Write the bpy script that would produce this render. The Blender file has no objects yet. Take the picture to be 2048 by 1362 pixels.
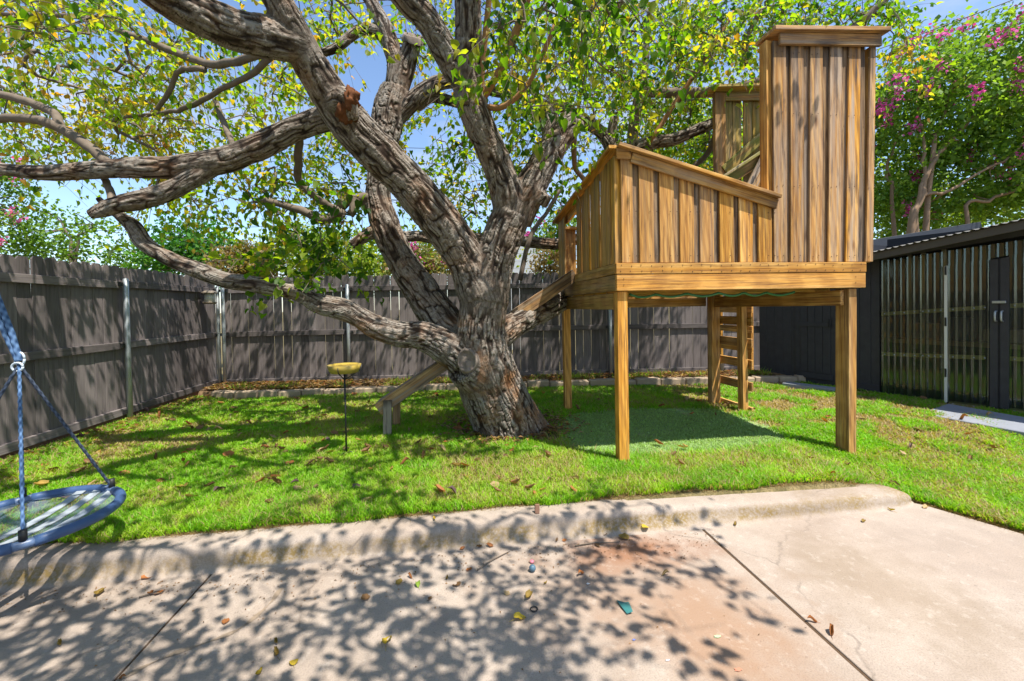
import bpy, bmesh, math, random
import numpy as np
from mathutils import Vector, Matrix, kdtree

random.seed(7); rng = np.random.default_rng(11)
scene = bpy.context.scene
COL = scene.collection
R_ = math.radians

# ---------------------------------------------------------------- camera, sky, sun, exposure
F = 857.0; SH = -53.7; H = 1.35
yaw, pit, rol = R_(7.5), R_(1.0), R_(1.0)
fw = np.array([math.sin(yaw)*math.cos(pit), math.cos(yaw)*math.cos(pit), -math.sin(pit)])
r0 = np.array([math.cos(yaw), -math.sin(yaw), 0.0]); u0 = np.cross(r0, fw)
RT = r0*math.cos(rol)-u0*math.sin(rol); UP = u0*math.cos(rol)+r0*math.sin(rol)
CP = np.array([0.0, 0.0, H])
cam = bpy.data.cameras.new("camera"); camo = bpy.data.objects.new("camera", cam); COL.objects.link(camo)
cam.sensor_width = 36.0; cam.lens = F/2048*36.0; cam.shift_y = SH/2048; cam.clip_start = 0.05; cam.clip_end = 1500
camo.matrix_world = Matrix(((RT[0], UP[0], -fw[0], 0), (RT[1], UP[1], -fw[1], 0), (RT[2], UP[2], -fw[2], H), (0, 0, 0, 1)))
scene.camera = camo

SUN_EL, SUN_AZ = R_(65.5), R_(139)          # azimuth measured clockwise from +Y
world = bpy.data.worlds.new("World"); scene.world = world; world.use_nodes = True
wn = world.node_tree; wn.nodes.clear()
wo = wn.nodes.new("ShaderNodeOutputWorld"); wb = wn.nodes.new("ShaderNodeBackground"); sk = wn.nodes.new("ShaderNodeTexSky")
sk.sky_type = 'NISHITA'; sk.sun_disc = False; sk.sun_elevation = SUN_EL; sk.sun_rotation = SUN_AZ
sk.altitude = 100; sk.air_density = 1.0; sk.dust_density = .4; sk.ozone_density = 3.0
tcw = wn.nodes.new("ShaderNodeTexCoord"); mpw = wn.nodes.new("ShaderNodeMapping"); mpw.inputs['Scale'].default_value = (1.2, 1.2, 3.2)
nzw = wn.nodes.new("ShaderNodeTexNoise"); nzw.inputs['Scale'].default_value = 2.1; nzw.inputs['Detail'].default_value = 7; nzw.inputs['Roughness'].default_value = .58
crw = wn.nodes.new("ShaderNodeValToRGB"); crw.color_ramp.elements[0].position = .50; crw.color_ramp.elements[1].position = .72
crw.color_ramp.elements[1].color = (.75, .75, .75, 1)
mxw = wn.nodes.new("ShaderNodeMix"); mxw.data_type = 'RGBA'
wn.links.new(tcw.outputs['Generated'], mpw.inputs[0]); wn.links.new(mpw.outputs[0], nzw.inputs['Vector']); wn.links.new(nzw.outputs[0], crw.inputs[0])
wn.links.new(crw.outputs[0], mxw.inputs[0]); wn.links.new(sk.outputs[0], mxw.inputs[6]); mxw.inputs[7].default_value = (3.6, 3.75, 4.0, 1)
wn.links.new(mxw.outputs[2], wb.inputs[0]); wb.inputs[1].default_value = 0.12
wn.links.new(wb.outputs[0], wo.inputs[0])

sl = bpy.data.lights.new("sun", 'SUN'); sl.energy = 4.3; sl.angle = R_(0.53); sl.color = (1.0, .94, .84)
slo = bpy.data.objects.new("sun", sl); COL.objects.link(slo)
SD = Vector((math.cos(SUN_EL)*math.sin(SUN_AZ), math.cos(SUN_EL)*math.cos(SUN_AZ), math.sin(SUN_EL)))
slo.rotation_euler = SD.to_track_quat('Z', 'Y').to_euler(); slo.location = SD*30
vs = scene.view_settings; vs.view_transform = 'Standard'; vs.look = 'None'; vs.exposure = 1.1; vs.gamma = 1; vs.use_curve_mapping = False
scene.render.engine = 'CYCLES'
scene.cycles.max_bounces = 8; scene.cycles.transparent_max_bounces = 16; scene.cycles.diffuse_bounces = 4
scene.cycles.use_denoising = True; scene.cycles.denoising_prefilter = 'ACCURATE'; scene.cycles.use_adaptive_sampling = False

# ---------------------------------------------------------------- picture point -> place helpers
def ray(px, py): return RT*((px-1024)/F)+UP*((681+SH-py)/F)+fw
def at(px, py, D): return CP+ray(px, py)*D
def gz(px, py, z=0.0):
    d = ray(px, py); return CP+d*((z-H)/d[2])
def onp(px, py, p, n):
    d = ray(px, py); return CP+d*(np.dot(np.array(p)-CP, n)/np.dot(d, n))
def proj(P):
    q = P-CP; z = q@fw; zz = np.where(np.abs(z) < 1e-6, 1e-6, z)
    return 1024+F*(q@RT)/zz, 681+SH-F*(q@UP)/zz, z

# ---------------------------------------------------------------- object helpers
def tag(o, label=None, cat=None, group=None, kind=None):
    if label: o['label'] = label
    if cat: o['category'] = cat
    if group: o['group'] = group
    if kind: o['kind'] = kind
    return o
def link(o, parent=None):
    COL.objects.link(o)
    if parent: o.parent = parent
    return o
def thing(name, label, cat, loc=(0, 0, 0), group=None, rotz=0):
    o = bpy.data.objects.new(name, None); o.empty_display_size = .1; COL.objects.link(o)
    o.location = loc; o.rotation_euler = (0, 0, rotz)
    return tag(o, label, cat, group)
def np_mesh(name, V, Fc, smooth=False):
    V = np.ascontiguousarray(V, np.float32); Fc = np.ascontiguousarray(Fc, np.int32)
    n, k = Fc.shape
    me = bpy.data.meshes.new(name); me.vertices.add(len(V)); me.vertices.foreach_set('co', V.ravel())
    me.loops.add(n*k); me.loops.foreach_set('vertex_index', Fc.ravel())
    me.polygons.add(n); me.polygons.foreach_set('loop_start', np.arange(0, n*k, k, dtype=np.int32))
    if smooth: me.polygons.foreach_set('use_smooth', np.ones(n, bool))
    me.update(calc_edges=True); return me
def vcol(me, C, name='col'):
    C = np.asarray(C, np.float32)
    if C.ndim == 1: C = np.stack([C, C, C], 1)
    a = me.color_attributes.new(name, 'FLOAT_COLOR', 'POINT')
    a.data.foreach_set('color', np.concatenate([C, np.ones((len(C), 1), np.float32)], 1).ravel())
def mobj(name, me, mat=None, parent=None, loc=(0, 0, 0)):
    if mat and not me.materials: me.materials.append(mat)
    o = bpy.data.objects.new(name, me); o.location = loc
    return link(o, parent)
def bm_obj(name, bm, mat, parent=None, loc=(0, 0, 0), smooth=False):
    me = bpy.data.meshes.new(name); bm.to_mesh(me); bm.free()
    if smooth:
        for p in me.polygons: p.use_smooth = True
    return mobj(name, me, mat, parent, loc)
def prism_mesh(name, pts, th, bev=.003, noise=0.0):
    """outline in local X-Z, thickness along local Y (0..th)"""
    bm = bmesh.new()
    a = [bm.verts.new((x, 0, z)) for x, z in pts]; b = [bm.verts.new((x, th, z)) for x, z in pts]
    n = len(pts)
    bm.faces.new(a); bm.faces.new(b[::-1])
    for i in range(n): bm.faces.new((a[i], b[i], b[(i+1) % n], a[(i+1) % n]))
    bmesh.ops.recalc_face_normals(bm, faces=bm.faces)
    if bev: bmesh.ops.bevel(bm, geom=list(bm.edges), offset=bev, segments=1, affect='EDGES')
    if noise:
        for v in bm.verts: v.co += Vector((random.uniform(-1, 1), random.uniform(-1, 1), 0))*noise
    me = bpy.data.meshes.new(name); bm.to_mesh(me); bm.free(); return me
def prism(name, pts, th, mat, parent, loc, rotz=0, bev=.003, color=None):
    o = mobj(name, prism_mesh(name, pts, th, bev), mat, parent, loc); o.rotation_euler = (0, 0, rotz)
    if color: o.color = color
    return o
def bar(name, p0, p1, w, t, mat, parent=None, up=(0, 0, 1), bev=.003, color=None, off=(0, 0, 0)):
    """a squared timber from p0 to p1; local Z runs along it, w across, t along 'up'"""
    p0 = Vector(p0); p1 = Vector(p1); z = (p1-p0); L = z.length; z.normalize()
    y = Vector(up); y -= z*y.dot(z); y.normalize(); x = y.cross(z)
    bm = bmesh.new(); bmesh.ops.create_cube(bm, size=1)
    for v in bm.verts: v.co = Vector((v.co.x*w, v.co.y*t, (v.co.z+.5)*L))
    if bev: bmesh.ops.bevel(bm, geom=list(bm.edges), offset=bev, segments=1, affect='EDGES')
    o = bm_obj(name, bm, mat, parent)
    base = p0-Vector(off)
    o.matrix_local = Matrix(((x[0], y[0], z[0], base[0]), (x[1], y[1], z[1], base[1]), (x[2], y[2], z[2], base[2]), (0, 0, 0, 1)))
    if color: o.color = color
    return o
def tube_arrays(P, r, n=8, caps=True):
    P = np.asarray(P, float); m = len(P); r = np.broadcast_to(np.asarray(r, float), (m,))
    T = np.gradient(P, axis=0); T /= np.linalg.norm(T, axis=1)[:, None]+1e-9
    u = np.cross(T[0], (0, 0, 1.0))
    if np.linalg.norm(u) < .1: u = np.cross(T[0], (1.0, 0, 0))
    u /= np.linalg.norm(u); a = np.linspace(0, 2*math.pi, n, endpoint=False); V = []
    for i in range(m):
        u = u-T[i]*np.dot(u, T[i]); u /= np.linalg.norm(u); v = np.cross(T[i], u)
        V.append(P[i]+r[i]*(np.cos(a)[:, None]*u+np.sin(a)[:, None]*v))
    V = np.concatenate(V); i = np.arange(m-1)[:, None]*n; j = np.arange(n)[None]; k = (j+1) % n
    Q = np.stack([i+j, i+k, i+n+k, i+n+j], -1).reshape(-1, 4)
    if caps:
        V = np.concatenate([V, P[:1], P[-1:]]); c = len(V)-2; jj = np.arange(n); kk = (jj+1) % n
        Q = np.concatenate([Q, np.stack([kk, jj, np.full(n, c), np.full(n, c)], 1), np.stack([(m-1)*n+jj, (m-1)*n+kk, np.full(n, c+1), np.full(n, c+1)], 1)])
    return V, Q
def quads_mesh(name, parts, smooth=True):
    """joins (V,Q) pairs; the caps' doubled corners become triangles"""
    me = bpy.data.meshes.new(name); Vs, Fs, o = [], [], 0
    for V, Q in parts:
        Vs.append(V); Fs.append(Q+o); o += len(V)
    V = np.concatenate(Vs); Q = np.concatenate(Fs)
    tri = Q[:, 2] == Q[:, 3]
    T = np.concatenate([Q[tri][:, :3], Q[~tri][:, [0, 1, 2]], Q[~tri][:, [0, 2, 3]]])
    return np_mesh(name, V, T, smooth)
def tube(name, P, r, mat, parent=None, n=8, smooth=True, loc=(0, 0, 0)):
    return mobj(name, quads_mesh(name, [tube_arrays(P, r, n)], smooth), mat, parent, loc)
def spline(P, k=6):
    """Catmull-Rom through rows of P (any columns)"""
    P = np.asarray(P, float); Q = np.concatenate([2*P[:1]-P[1:2], P, 2*P[-1:]-P[-2:-1]]); out = []
    for i in range(1, len(Q)-2):
        for t in np.linspace(0, 1, k, endpoint=False):
            a, b, c, d = Q[i-1:i+3]
            out.append(.5*((2*b)+(c-a)*t+(2*a-5*b+4*c-d)*t*t+(3*b-a-3*c+d)*t**3))
    out.append(P[-1]); return np.array(out)
def lathe(prof, n=24):
    a = np.linspace(0, 2*math.pi, n, endpoint=False); m = len(prof)
    V = np.concatenate([np.stack([r*np.cos(a), r*np.sin(a), np.full(n, z)], 1) for r, z in prof])
    i = np.arange(m-1)[:, None]*n; j = np.arange(n)[None]; k = (j+1) % n
    return V, np.stack([i+j, i+k, i+n+k, i+n+j], -1).reshape(-1, 4)

def _h(ix, iy, iz):
    h = (ix.astype(np.int64)*374761393+iy.astype(np.int64)*668265263+iz.astype(np.int64)*2147483647) & 0x7fffffff
    h = ((h ^ (h >> 13))*1274126177) & 0x7fffffff
    return ((h ^ (h >> 16)) & 0xffff)/65535.0
def vn(P):
    P = np.asarray(P, float); i = np.floor(P).astype(np.int64); f = P-i; u = f*f*f*(f*(f*6-15)+10)
    x, y, z = i.T; a, b, c = u.T
    def L(p, q, t): return p+(q-p)*t
    return L(L(L(_h(x, y, z), _h(x+1, y, z), a), L(_h(x, y+1, z), _h(x+1, y+1, z), a), b),
             L(L(_h(x, y, z+1), _h(x+1, y, z+1), a), L(_h(x, y+1, z+1), _h(x+1, y+1, z+1), a), b), c)
def fbm(P, o=3):
    s = 0; A = 1; t = 0
    for k in range(o):
        s = s+A*vn(P*(2**k)+17.3*k); t += A; A *= .5
    return s/t

# ---------------------------------------------------------------- material helpers
class NT:
    def __init__(s, name):
        s.m = bpy.data.materials.new(name); s.m.use_nodes = True; s.t = s.m.node_tree; s.t.nodes.clear()
        s.out = s.n('OutputMaterial')
    def n(s, typ, **kw):
        nd = s.t.nodes.new('ShaderNode'+typ)
        for k, v in kw.items(): setattr(nd, k, v)
        return nd
    def l(s, a, b): s.t.links.new(a, b); return s
    def set(s, inp, v):
        if isinstance(v, bpy.types.NodeSocket): s.l(v, inp)
        else: inp.default_value = v
    def noise(s, vec, scale, detail=4, rough=.55, dist=0):
        nd = s.n('TexNoise'); s.set(nd.inputs['Vector'], vec); nd.inputs['Scale'].default_value = scale
        nd.inputs['Detail'].default_value = detail; nd.inputs['Roughness'].default_value = rough; nd.inputs['Distortion'].default_value = dist
        return nd.outputs[0]
    def ramp(s, fac, stops, interp='LINEAR'):
        nd = s.n('ValToRGB'); s.set(nd.inputs[0], fac); e = nd.color_ramp.elements; nd.color_ramp.interpolation = interp
        while len(e) < len(stops): e.new(.5)
        for k, (p, c) in zip(e, stops):
            k.position = p; k.color = (c, c, c, 1) if not hasattr(c, '__len__') else (*c, 1)
        return nd.outputs[0]
    def mix(s, fac, a, b, mode='MIX'):
        nd = s.n('Mix', data_type='RGBA', blend_type=mode); s.set(nd.inputs[0], fac)
        for i, v in ((6, a), (7, b)): s.set(nd.inputs[i], v if isinstance(v, bpy.types.NodeSocket) else (*v, 1))
        return nd.outputs[2]
    def math(s, op, a, b=0.0):
        nd = s.n('Math', operation=op); s.set(nd.inputs[0], a); s.set(nd.inputs[1], b); return nd.outputs[0]
    def coords(s, kind='Object', scale=(1, 1, 1), rnd=0.0):
        tc = s.n('TexCoord').outputs[kind]; mp = s.n('Mapping'); s.l(tc, mp.inputs[0]); mp.inputs['Scale'].default_value = scale
        if rnd:
            oi = s.n('ObjectInfo').outputs['Random']; c = s.n('CombineXYZ')
            for i, f in enumerate((1.0, 1.7, 2.3)): s.l(s.math('MULTIPLY', oi, rnd*f), c.inputs[i])
            s.l(c.outputs[0], mp.inputs['Location'])
        return mp.outputs[0]
    def bump(s, h, strength=.3, dist=.01, normal=None):
        nd = s.n('Bump'); nd.inputs['Strength'].default_value = strength; nd.inputs['Distance'].default_value = dist; s.l(h, nd.inputs['Height'])
        if normal: s.l(normal, nd.inputs['Normal'])
        return nd.outputs[0]
    def pbr(s, color, rough=.7, normal=None, spec=.3, metal=0.0, **kw):
        nd = s.n('BsdfPrincipled'); s.set(nd.inputs['Base Color'], color if isinstance(color, bpy.types.NodeSocket) else (*color, 1))
        s.set(nd.inputs['Roughness'], rough); nd.inputs['Specular IOR Level'].default_value = spec; nd.inputs['Metallic'].default_value = metal
        if normal: s.l(normal, nd.inputs['Normal'])
        for k, v in kw.items(): s.set(nd.inputs[k], v)
        return nd.outputs[0]
    def done(s, sh): s.l(sh, s.out.inputs[0]); return s.m

def m_plain(name, col, rough=.6, spec=.3, metal=0, var=.25, sc=12):
    t = NT(name); v = t.coords('Object', rnd=30); n = t.noise(v, sc, 5)
    c = t.mix(n, tuple(x*(1-var) for x in col), tuple(min(1, x*(1+var)) for x in col))
    return t.done(t.pbr(c, rough, t.bump(t.noise(v, sc*6, 3), .15, .004), spec, metal))

def m_cedar():
    """Object colour carries per-board settings: R weathered grey, G moss, B tone"""
    t = NT('cedar'); oi = t.n('ObjectInfo'); sep = t.n('SeparateColor'); t.l(oi.outputs['Color'], sep.inputs[0])
    v = t.coords('Object', (46, 46, 1.5), 60); v2 = t.coords('Object', (17, 17, .35), 35); v3 = t.coords('Object', (9, 9, 2.2), 21)
    grain = t.noise(v, 1.6, 6, .62, .12); broad = t.noise(v2, 1.3, 4, .6, .25); fine = t.noise(v, 7, 3, .6)
    wav = t.n('TexWave', wave_type='RINGS', rings_direction='Y'); wv = t.coords('Object', (5, 5, .42), 14); t.l(wv, wav.inputs['Vector'])
    wav.inputs['Scale'].default_value = 2.6; wav.inputs['Distortion'].default_value = 2.2; wav.inputs['Detail'].default_value = 3; wav.inputs['Detail Scale'].default_value = .8
    base = t.ramp(broad, [(.25, (.36, .165, .045)), (.5, (.56, .30, .095)), (.75, (.72, .47, .20))])
    base = t.mix(t.math('MULTIPLY', t.ramp(wav.outputs[0], [(.35, 0), (.75, 1)]), .32), base, (.25, .10, .028))
    base = t.mix(t.ramp(grain, [(.36, .85), (.52, 0)]), base, (.17, .075, .026))
    # grey weathering in long streaks
    gs = t.noise(t.coords('Object', (16, 16, .8), 77), 1.1, 5, .6, .4)
    gm = t.math('MINIMUM', t.math('ADD', t.math('MULTIPLY', t.ramp(gs, [(.42, 0), (.62, 1)]), sep.outputs[0]), t.math('MAXIMUM', t.math('MULTIPLY', t.math('SUBTRACT', sep.outputs[0], .85), 3.0), 0.0)), .95)
    base = t.mix(gm, base, t.mix(fine, (.22, .18, .15), (.46, .39, .32)))
    st = t.math('MULTIPLY', t.ramp(t.noise(t.coords('Object', (20, 20, 1.6), 45), 1, 5, .65), [(.52, 0), (.68, .9)]), t.math('ADD', sep.outputs[0], .3))
    base = t.mix(st, base, (.055, .04, .032))
    gz_ = t.n('SeparateXYZ'); t.l(t.n('TexCoord').outputs['Generated'], gz_.inputs[0])
    tp_ = t.math('ADD', gz_.outputs[2], t.math('MULTIPLY', t.math('SUBTRACT', t.noise(t.coords('Object', (24, 24, 2), 9), 1, 4, .6), .5), .55))
    base = t.mix(t.math('MULTIPLY', t.ramp(tp_, [(.82, 0), (1.02, .75)]), t.math('MINIMUM', t.math('MULTIPLY', sep.outputs[0], 2.5), 1.0)), base, (.06, .04, .028))
    mo = t.math('MULTIPLY', t.ramp(t.noise(v3, 1.2, 5), [(.3, 0), (.6, 1)]), sep.outputs[1])
    base = t.mix(mo, base, (.17, .19, .02))
    vo = t.n('TexVoronoi', feature='F1'); t.l(t.coords('Object', (5.5, .01, 1.5), 19), vo.inputs['Vector']); vo.inputs['Scale'].default_value = 1.0
    kn = t.ramp(vo.outputs['Distance'], [(.045, 1), (.07, .7), (.12, 0)])
    base = t.mix(t.math('MULTIPLY', kn, .8), base, (.10, .038, .014))
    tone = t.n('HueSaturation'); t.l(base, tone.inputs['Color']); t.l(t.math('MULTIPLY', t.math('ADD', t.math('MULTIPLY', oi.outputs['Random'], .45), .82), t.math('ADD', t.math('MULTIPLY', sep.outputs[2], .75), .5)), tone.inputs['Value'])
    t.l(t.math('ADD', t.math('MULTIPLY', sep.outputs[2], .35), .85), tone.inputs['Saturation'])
    nrm = t.bump(t.math('ADD', grain, t.math('MULTIPLY', fine, .5)), .45, .004)
    return t.done(t.pbr(tone.outputs[0], .68, nrm, .25))
def m_fence():
    t = NT('fence_paint'); v = t.coords('Object', (20, 20, 1.4), 50); g = t.noise(v, 2, 6, .6, .4); b = t.noise(t.coords('Object', (3, 3, 1.2), 31), 1.5, 4)
    oi = t.n('ObjectInfo')
    c = t.mix(b, (.118, .096, .095), (.20, .166, .160)); c = t.mix(t.ramp(g, [(.36, .6), (.55, 0)]), c, (.075, .06, .062))
    c = t.mix(t.ramp(t.noise(v, 5, 5, .7), [(.62, 0), (.74, .5)]), c, (.27, .22, .19))
    h = t.n('HueSaturation'); t.l(c, h.inputs['Color']); t.l(t.math('ADD', t.math('MULTIPLY', oi.outputs['Random'], .75), .65), h.inputs['Value']); h.inputs['Saturation'].default_value = .8
    return t.done(t.pbr(h.outputs[0], .72, t.bump(g, .4, .003), .3))
def m_attr_leaf(name, trans=.45, rough=.5, tint=(2.25, 2.3, .5), hue_rand=False):
    t = NT(name); a = t.n('Attribute', attribute_name='col'); c = a.outputs['Color']
    if hue_rand:
        hs = t.n('HueSaturation'); t.l(c, hs.inputs['Color']); oi = t.n('ObjectInfo').outputs['Random']
        t.l(t.math('ADD', t.math('MULTIPLY', oi, .6), .7), hs.inputs['Value']); c = hs.outputs[0]
    n = t.noise(t.coords('Object'), 60, 3); c = t.mix(t.math('MULTIPLY', n, .25), c, (.03, .05, .01))
    p = t.pbr(c, rough, None, .3)
    if trans <= 0: return t.done(p)
    tr = t.n('BsdfTranslucent'); t.l(t.mix(1.0, c, tint, 'MULTIPLY'), tr.inputs[0])
    mx = t.n('MixShader'); mx.inputs[0].default_value = trans; t.l(p, mx.inputs[1]); t.l(tr.outputs[0], mx.inputs[2])
    return t.done(mx.outputs[0])
def m_bark():
    t = NT('bark'); at_ = t.n('Attribute', attribute_name='col'); sp = t.n('SeparateColor'); t.l(at_.outputs['Color'], sp.inputs[0])
    v = t.coords('Object'); n = t.noise(v, 40, 6, .65); b = t.noise(v, 3.2, 4, .6); lich = t.noise(v, 14, 5, .65)
    bk = t.n('Attribute', attribute_name='bk').outputs['Vector']; mp = t.n('Mapping'); t.l(bk, mp.inputs[0]); mp.inputs['Scale'].default_value = (46, 46, 8)
    fl = t.noise(mp.outputs[0], 1.0, 5, .6, .7); fl = t.ramp(fl, [(.36, 0), (.5, 1)])
    h = t.math('MULTIPLY', sp.outputs[0], t.math('ADD', t.math('MULTIPLY', fl, .5), .5))
    c = t.ramp(h, [(.03, (.022, .016, .013)), (.22, (.072, .054, .042)), (.52, (.172, .143, .118)), (.88, (.27, .24, .21))])
    warm = t.math('MULTIPLY', t.ramp(b, [(.45, 0), (.7, 1)]), sp.outputs[1])
    c = t.mix(warm, c, t.mix(sp.outputs[0], (.10, .042, .015), (.36, .18, .075)))
    c = t.mix(t.math('MULTIPLY', t.ramp(lich, [(.6, 0), (.72, .4)]), h), c, (.36, .36, .31))
    c = t.mix(t.ramp(n, [(.3, .6), (.5, 0)]), c, (.05, .035, .028))
    return t.done(t.pbr(c, .88, t.bump(n, .4, .005, t.bump(h, .9, .012)), .15))
def m_twig(name, c0, c1):
    t = NT(name); n = t.noise(t.coords('Object'), 18, 5); return t.done(t.pbr(t.mix(n, c0, c1), .85, t.bump(t.noise(t.coords('Object'), 90, 3), .4, .004), .15))
def m_concrete(name, stain=True, lich=False):
    t = NT(name); v = t.coords('Object'); big = t.noise(v, .9, 5, .6, .5); mid = t.noise(v, 5, 6, .62); fine = t.noise(v, 150, 3, .6); spk = t.noise(v, 60, 2, .5)
    c = t.ramp(big, [(.3, (.285, .225, .18)), (.5, (.35, .287, .238)), (.7, (.40, .34, .29))])
    c = t.mix(t.ramp(mid, [(.35, .45), (.6, 0)]), c, (.25, .205, .17))
    c = t.mix(t.ramp(fine, [(.35, .35), (.55, 0)]), c, (.15, .125, .11)); c = t.mix(t.ramp(spk, [(.66, 0), (.74, .35)]), c, (.12, .10, .09))
    if stain:
        for (x, y, sx, sy, k, col) in [(1.02, 2.42, .55, .22, .9, (.22, .095, .045)), (1.15, 1.75, .55, .5, .6, (.28, .155, .085)), (2.15, 1.9, .5, .7, .4, (.22, .16, .10)), (.9, 2.1, .9, .5, .4, (.29, .19, .13)), (-2.1, 1.9, .5, .6, .3, (.2, .18, .165))]:
            mp = t.n('Mapping'); t.l(t.n('TexCoord').outputs['Object'], mp.inputs[0]); mp.inputs['Location'].default_value = (-x/sx, -y/sy, 0); mp.inputs['Scale'].default_value = (1/sx, 1/sy, 0)
            ln = t.n('VectorMath', operation='LENGTH'); t.l(mp.outputs[0], ln.inputs[0])
            d = t.math('ADD', ln.outputs['Value'], t.math('MULTIPLY', t.math('SUBTRACT', mid, .5), 1.6))
            c = t.mix(t.math('MULTIPLY', t.ramp(d, [(.25, 1), (1.15, 0)]), k), c, col)
    if lich:
        zz = t.n('SeparateXYZ'); t.l(t.n('TexCoord').outputs['Object'], zz.inputs[0])
        band = t.ramp(t.math('ADD', t.math('MULTIPLY', zz.outputs[2], 8.0), t.math('MULTIPLY', t.math('SUBTRACT', mid, .5), .35)), [(-.0, 0), (.0001, 0), (.2, 0)])
        face = t.ramp(t.math('ADD', zz.outputs[2], t.math('MULTIPLY', t.math('SUBTRACT', mid, .5), .05)), [(.0, 0), (.022, 1), (.075, 1), (.10, 0)])
        ln = t.ramp(t.noise(t.coords('Object', (2, 2, 2)), 1.4, 5, .6), [(.36, .25), (.58, 1)])
        c = t.mix(t.math('MULTIPLY', t.math('MULTIPLY', face, ln), t.ramp(spk, [(.35, .25), (.6, .85)])), c, t.mix(spk, (.13, .085, .018), (.25, .165, .04)))
    cv = t.n('TexVoronoi', feature='DISTANCE_TO_EDGE'); vv = t.n('VectorMath', operation='ADD'); t.l(v, vv.inputs[0]); nz = t.n('TexNoise'); t.l(v, nz.inputs['Vector']); nz.inputs['Scale'].default_value = 3; nz.inputs['Detail'].default_value = 5
    sc_ = t.n('VectorMath', operation='SCALE'); t.l(nz.outputs['Color'], sc_.inputs[0]); sc_.inputs['Scale'].default_value = .5; t.l(sc_.outputs[0], vv.inputs[1]); t.l(vv.outputs[0], cv.inputs['Vector']); cv.inputs['Scale'].default_value = .55
    c = t.mix(t.math('MULTIPLY', t.ramp(cv.outputs['Distance'], [(.0, 1), (.004, .6), (.008, 0)]), t.ramp(mid, [(.42, 0), (.6, .55)])), c, (.10, .08, .065))
    pit = t.ramp(t.noise(v, 95, 3, .6), [(.68, 0), (.74, .6)]); c = t.mix(pit, c, (.11, .09, .075)); c = t.mix(t.ramp(t.noise(v, 22, 5, .7), [(.56, 0), (.7, .3)]), c, (.5, .45, .4))
    nrm = t.bump(fine, .35, .004, t.bump(mid, .2, .01))
    return t.done(t.pbr(c, .85, nrm, .2))
def m_soil():
    t = NT('soil'); v = t.coords('Object'); n = t.noise(v, 6, 6, .65); f = t.noise(v, 70, 4, .6)
    c = t.ramp(n, [(.3, (.10, .085, .035)), (.55, (.19, .15, .07)), (.75, (.28, .21, .11))]); c = t.mix(t.ramp(f, [(.4, .6), (.6, 0)]), c, (.06, .055, .025))
    return t.done(t.pbr(c, .95, t.bump(f, .5, .01), .1))
def m_poly():
    t = NT('clear_corrugated_sheet'); v = t.coords('Object', (6, 6, 1.2)); n = t.noise(v, 3, 5, .65); n2 = t.noise(t.coords('Object'), 60, 4, .7)
    p = t.pbr(t.mix(n, (.020, .026, .024), (.07, .085, .06)), .35, None, .6)
    g = t.n('BsdfGlossy'); g.inputs['Color'].default_value = (.62, .72, .72, 1); g.inputs['Roughness'].default_value = .07
    lw = t.n('LayerWeight'); lw.inputs[0].default_value = .32
    tr = t.n('BsdfTransparent'); tr.inputs[0].default_value = (.80, .86, .78, 1)
    a = t.n('MixShader'); t.l(t.math('ADD', t.math('MULTIPLY', n, .35), t.ramp(n2, [(.62, .05), (.72, .4)])), a.inputs[0]); t.l(tr.outputs[0], a.inputs[1]); t.l(p, a.inputs[2])
    b = t.n('MixShader'); t.l(t.math('ADD', lw.outputs['Fresnel'], .06), b.inputs[0]); t.l(a.outputs[0], b.inputs[1]); t.l(g.outputs[0], b.inputs[2])
    return t.done(b.outputs[0])
def m_rope(name, a, b, k=150):
    t = NT(name); at_ = t.n('Attribute', attribute_name='col'); sp = t.n('SeparateColor'); t.l(at_.outputs['Color'], sp.inputs[0])
    c = t.mix(sp.outputs[0], a, b)
    return t.done(t.pbr(c, .8, t.bump(t.noise(t.coords('Object'), 500, 2), .3, .002), .2))
def m_net():
    t = NT('swing_net'); v = t.coords('Object', (1, 1, 1)); w = []
    for ax in 'XY':
        wv = t.n('TexWave', bands_direction=ax); t.l(v, wv.inputs['Vector']); wv.inputs['Scale'].default_value = 60; w.append(t.ramp(wv.outputs[0], [(.72, 0), (.82, 1)]))
    m = t.math('MAXIMUM', w[0], w[1])
    tr = t.n('BsdfTransparent'); p = t.pbr((.16, .23, .34), .5); mx = t.n('MixShader')
    t.l(t.math('ADD', t.math('MULTIPLY', m, .45), .10), mx.inputs[0]); t.l(tr.outputs[0], mx.inputs[1]); t.l(p, mx.inputs[2]); return t.done(mx.outputs[0])

CED = m_cedar(); FEN = m_fence(); LEAF = m_attr_leaf('mulberry_leaf', .65); LEAFI = m_attr_leaf('mulberry_leaf_single', .6, hue_rand=True)
BGL = m_attr_leaf('shrub_leaf', .4, .5, (2.1, 2.1, .7)); GRASSM = m_attr_leaf('grass_blade', .42, .5, (1.7, 1.75, .6)); PETAL = m_attr_leaf('petal', .35, .6, (1.2, 1.0, 1.2)); DRY = m_attr_leaf('dry_leaf', .15, .7, hue_rand=True)
BARK = m_bark(); TWIG = m_twig('twig_bark', (.10, .075, .055), (.22, .18, .145)); SUCK = m_twig('young_shoot_bark', (.24, .12, .05), (.36, .20, .09)); MYRT = m_twig('smooth_bark', (.20, .125, .075), (.34, .235, .155))
CONC = m_concrete('concrete'); KERB = m_concrete('kerb_concrete', False, True); SOIL = m_soil()
STEEL = m_plain('galvanised_steel', (.42, .45, .47), .45, .5, .6, .2, 14); BLACKM = m_plain('black_metal', (.02, .02, .021), .5, .4)
DARKW = m_plain('dark_stained_wood', (.040, .040, .046), .6, .35, 0, .35, 9); FASC = m_plain('dark_fascia', (.085, .075, .065), .6, .3, 0, .2, 6); INT = m_plain('shed_interior', (.022, .026, .036), .8, .2)
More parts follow.
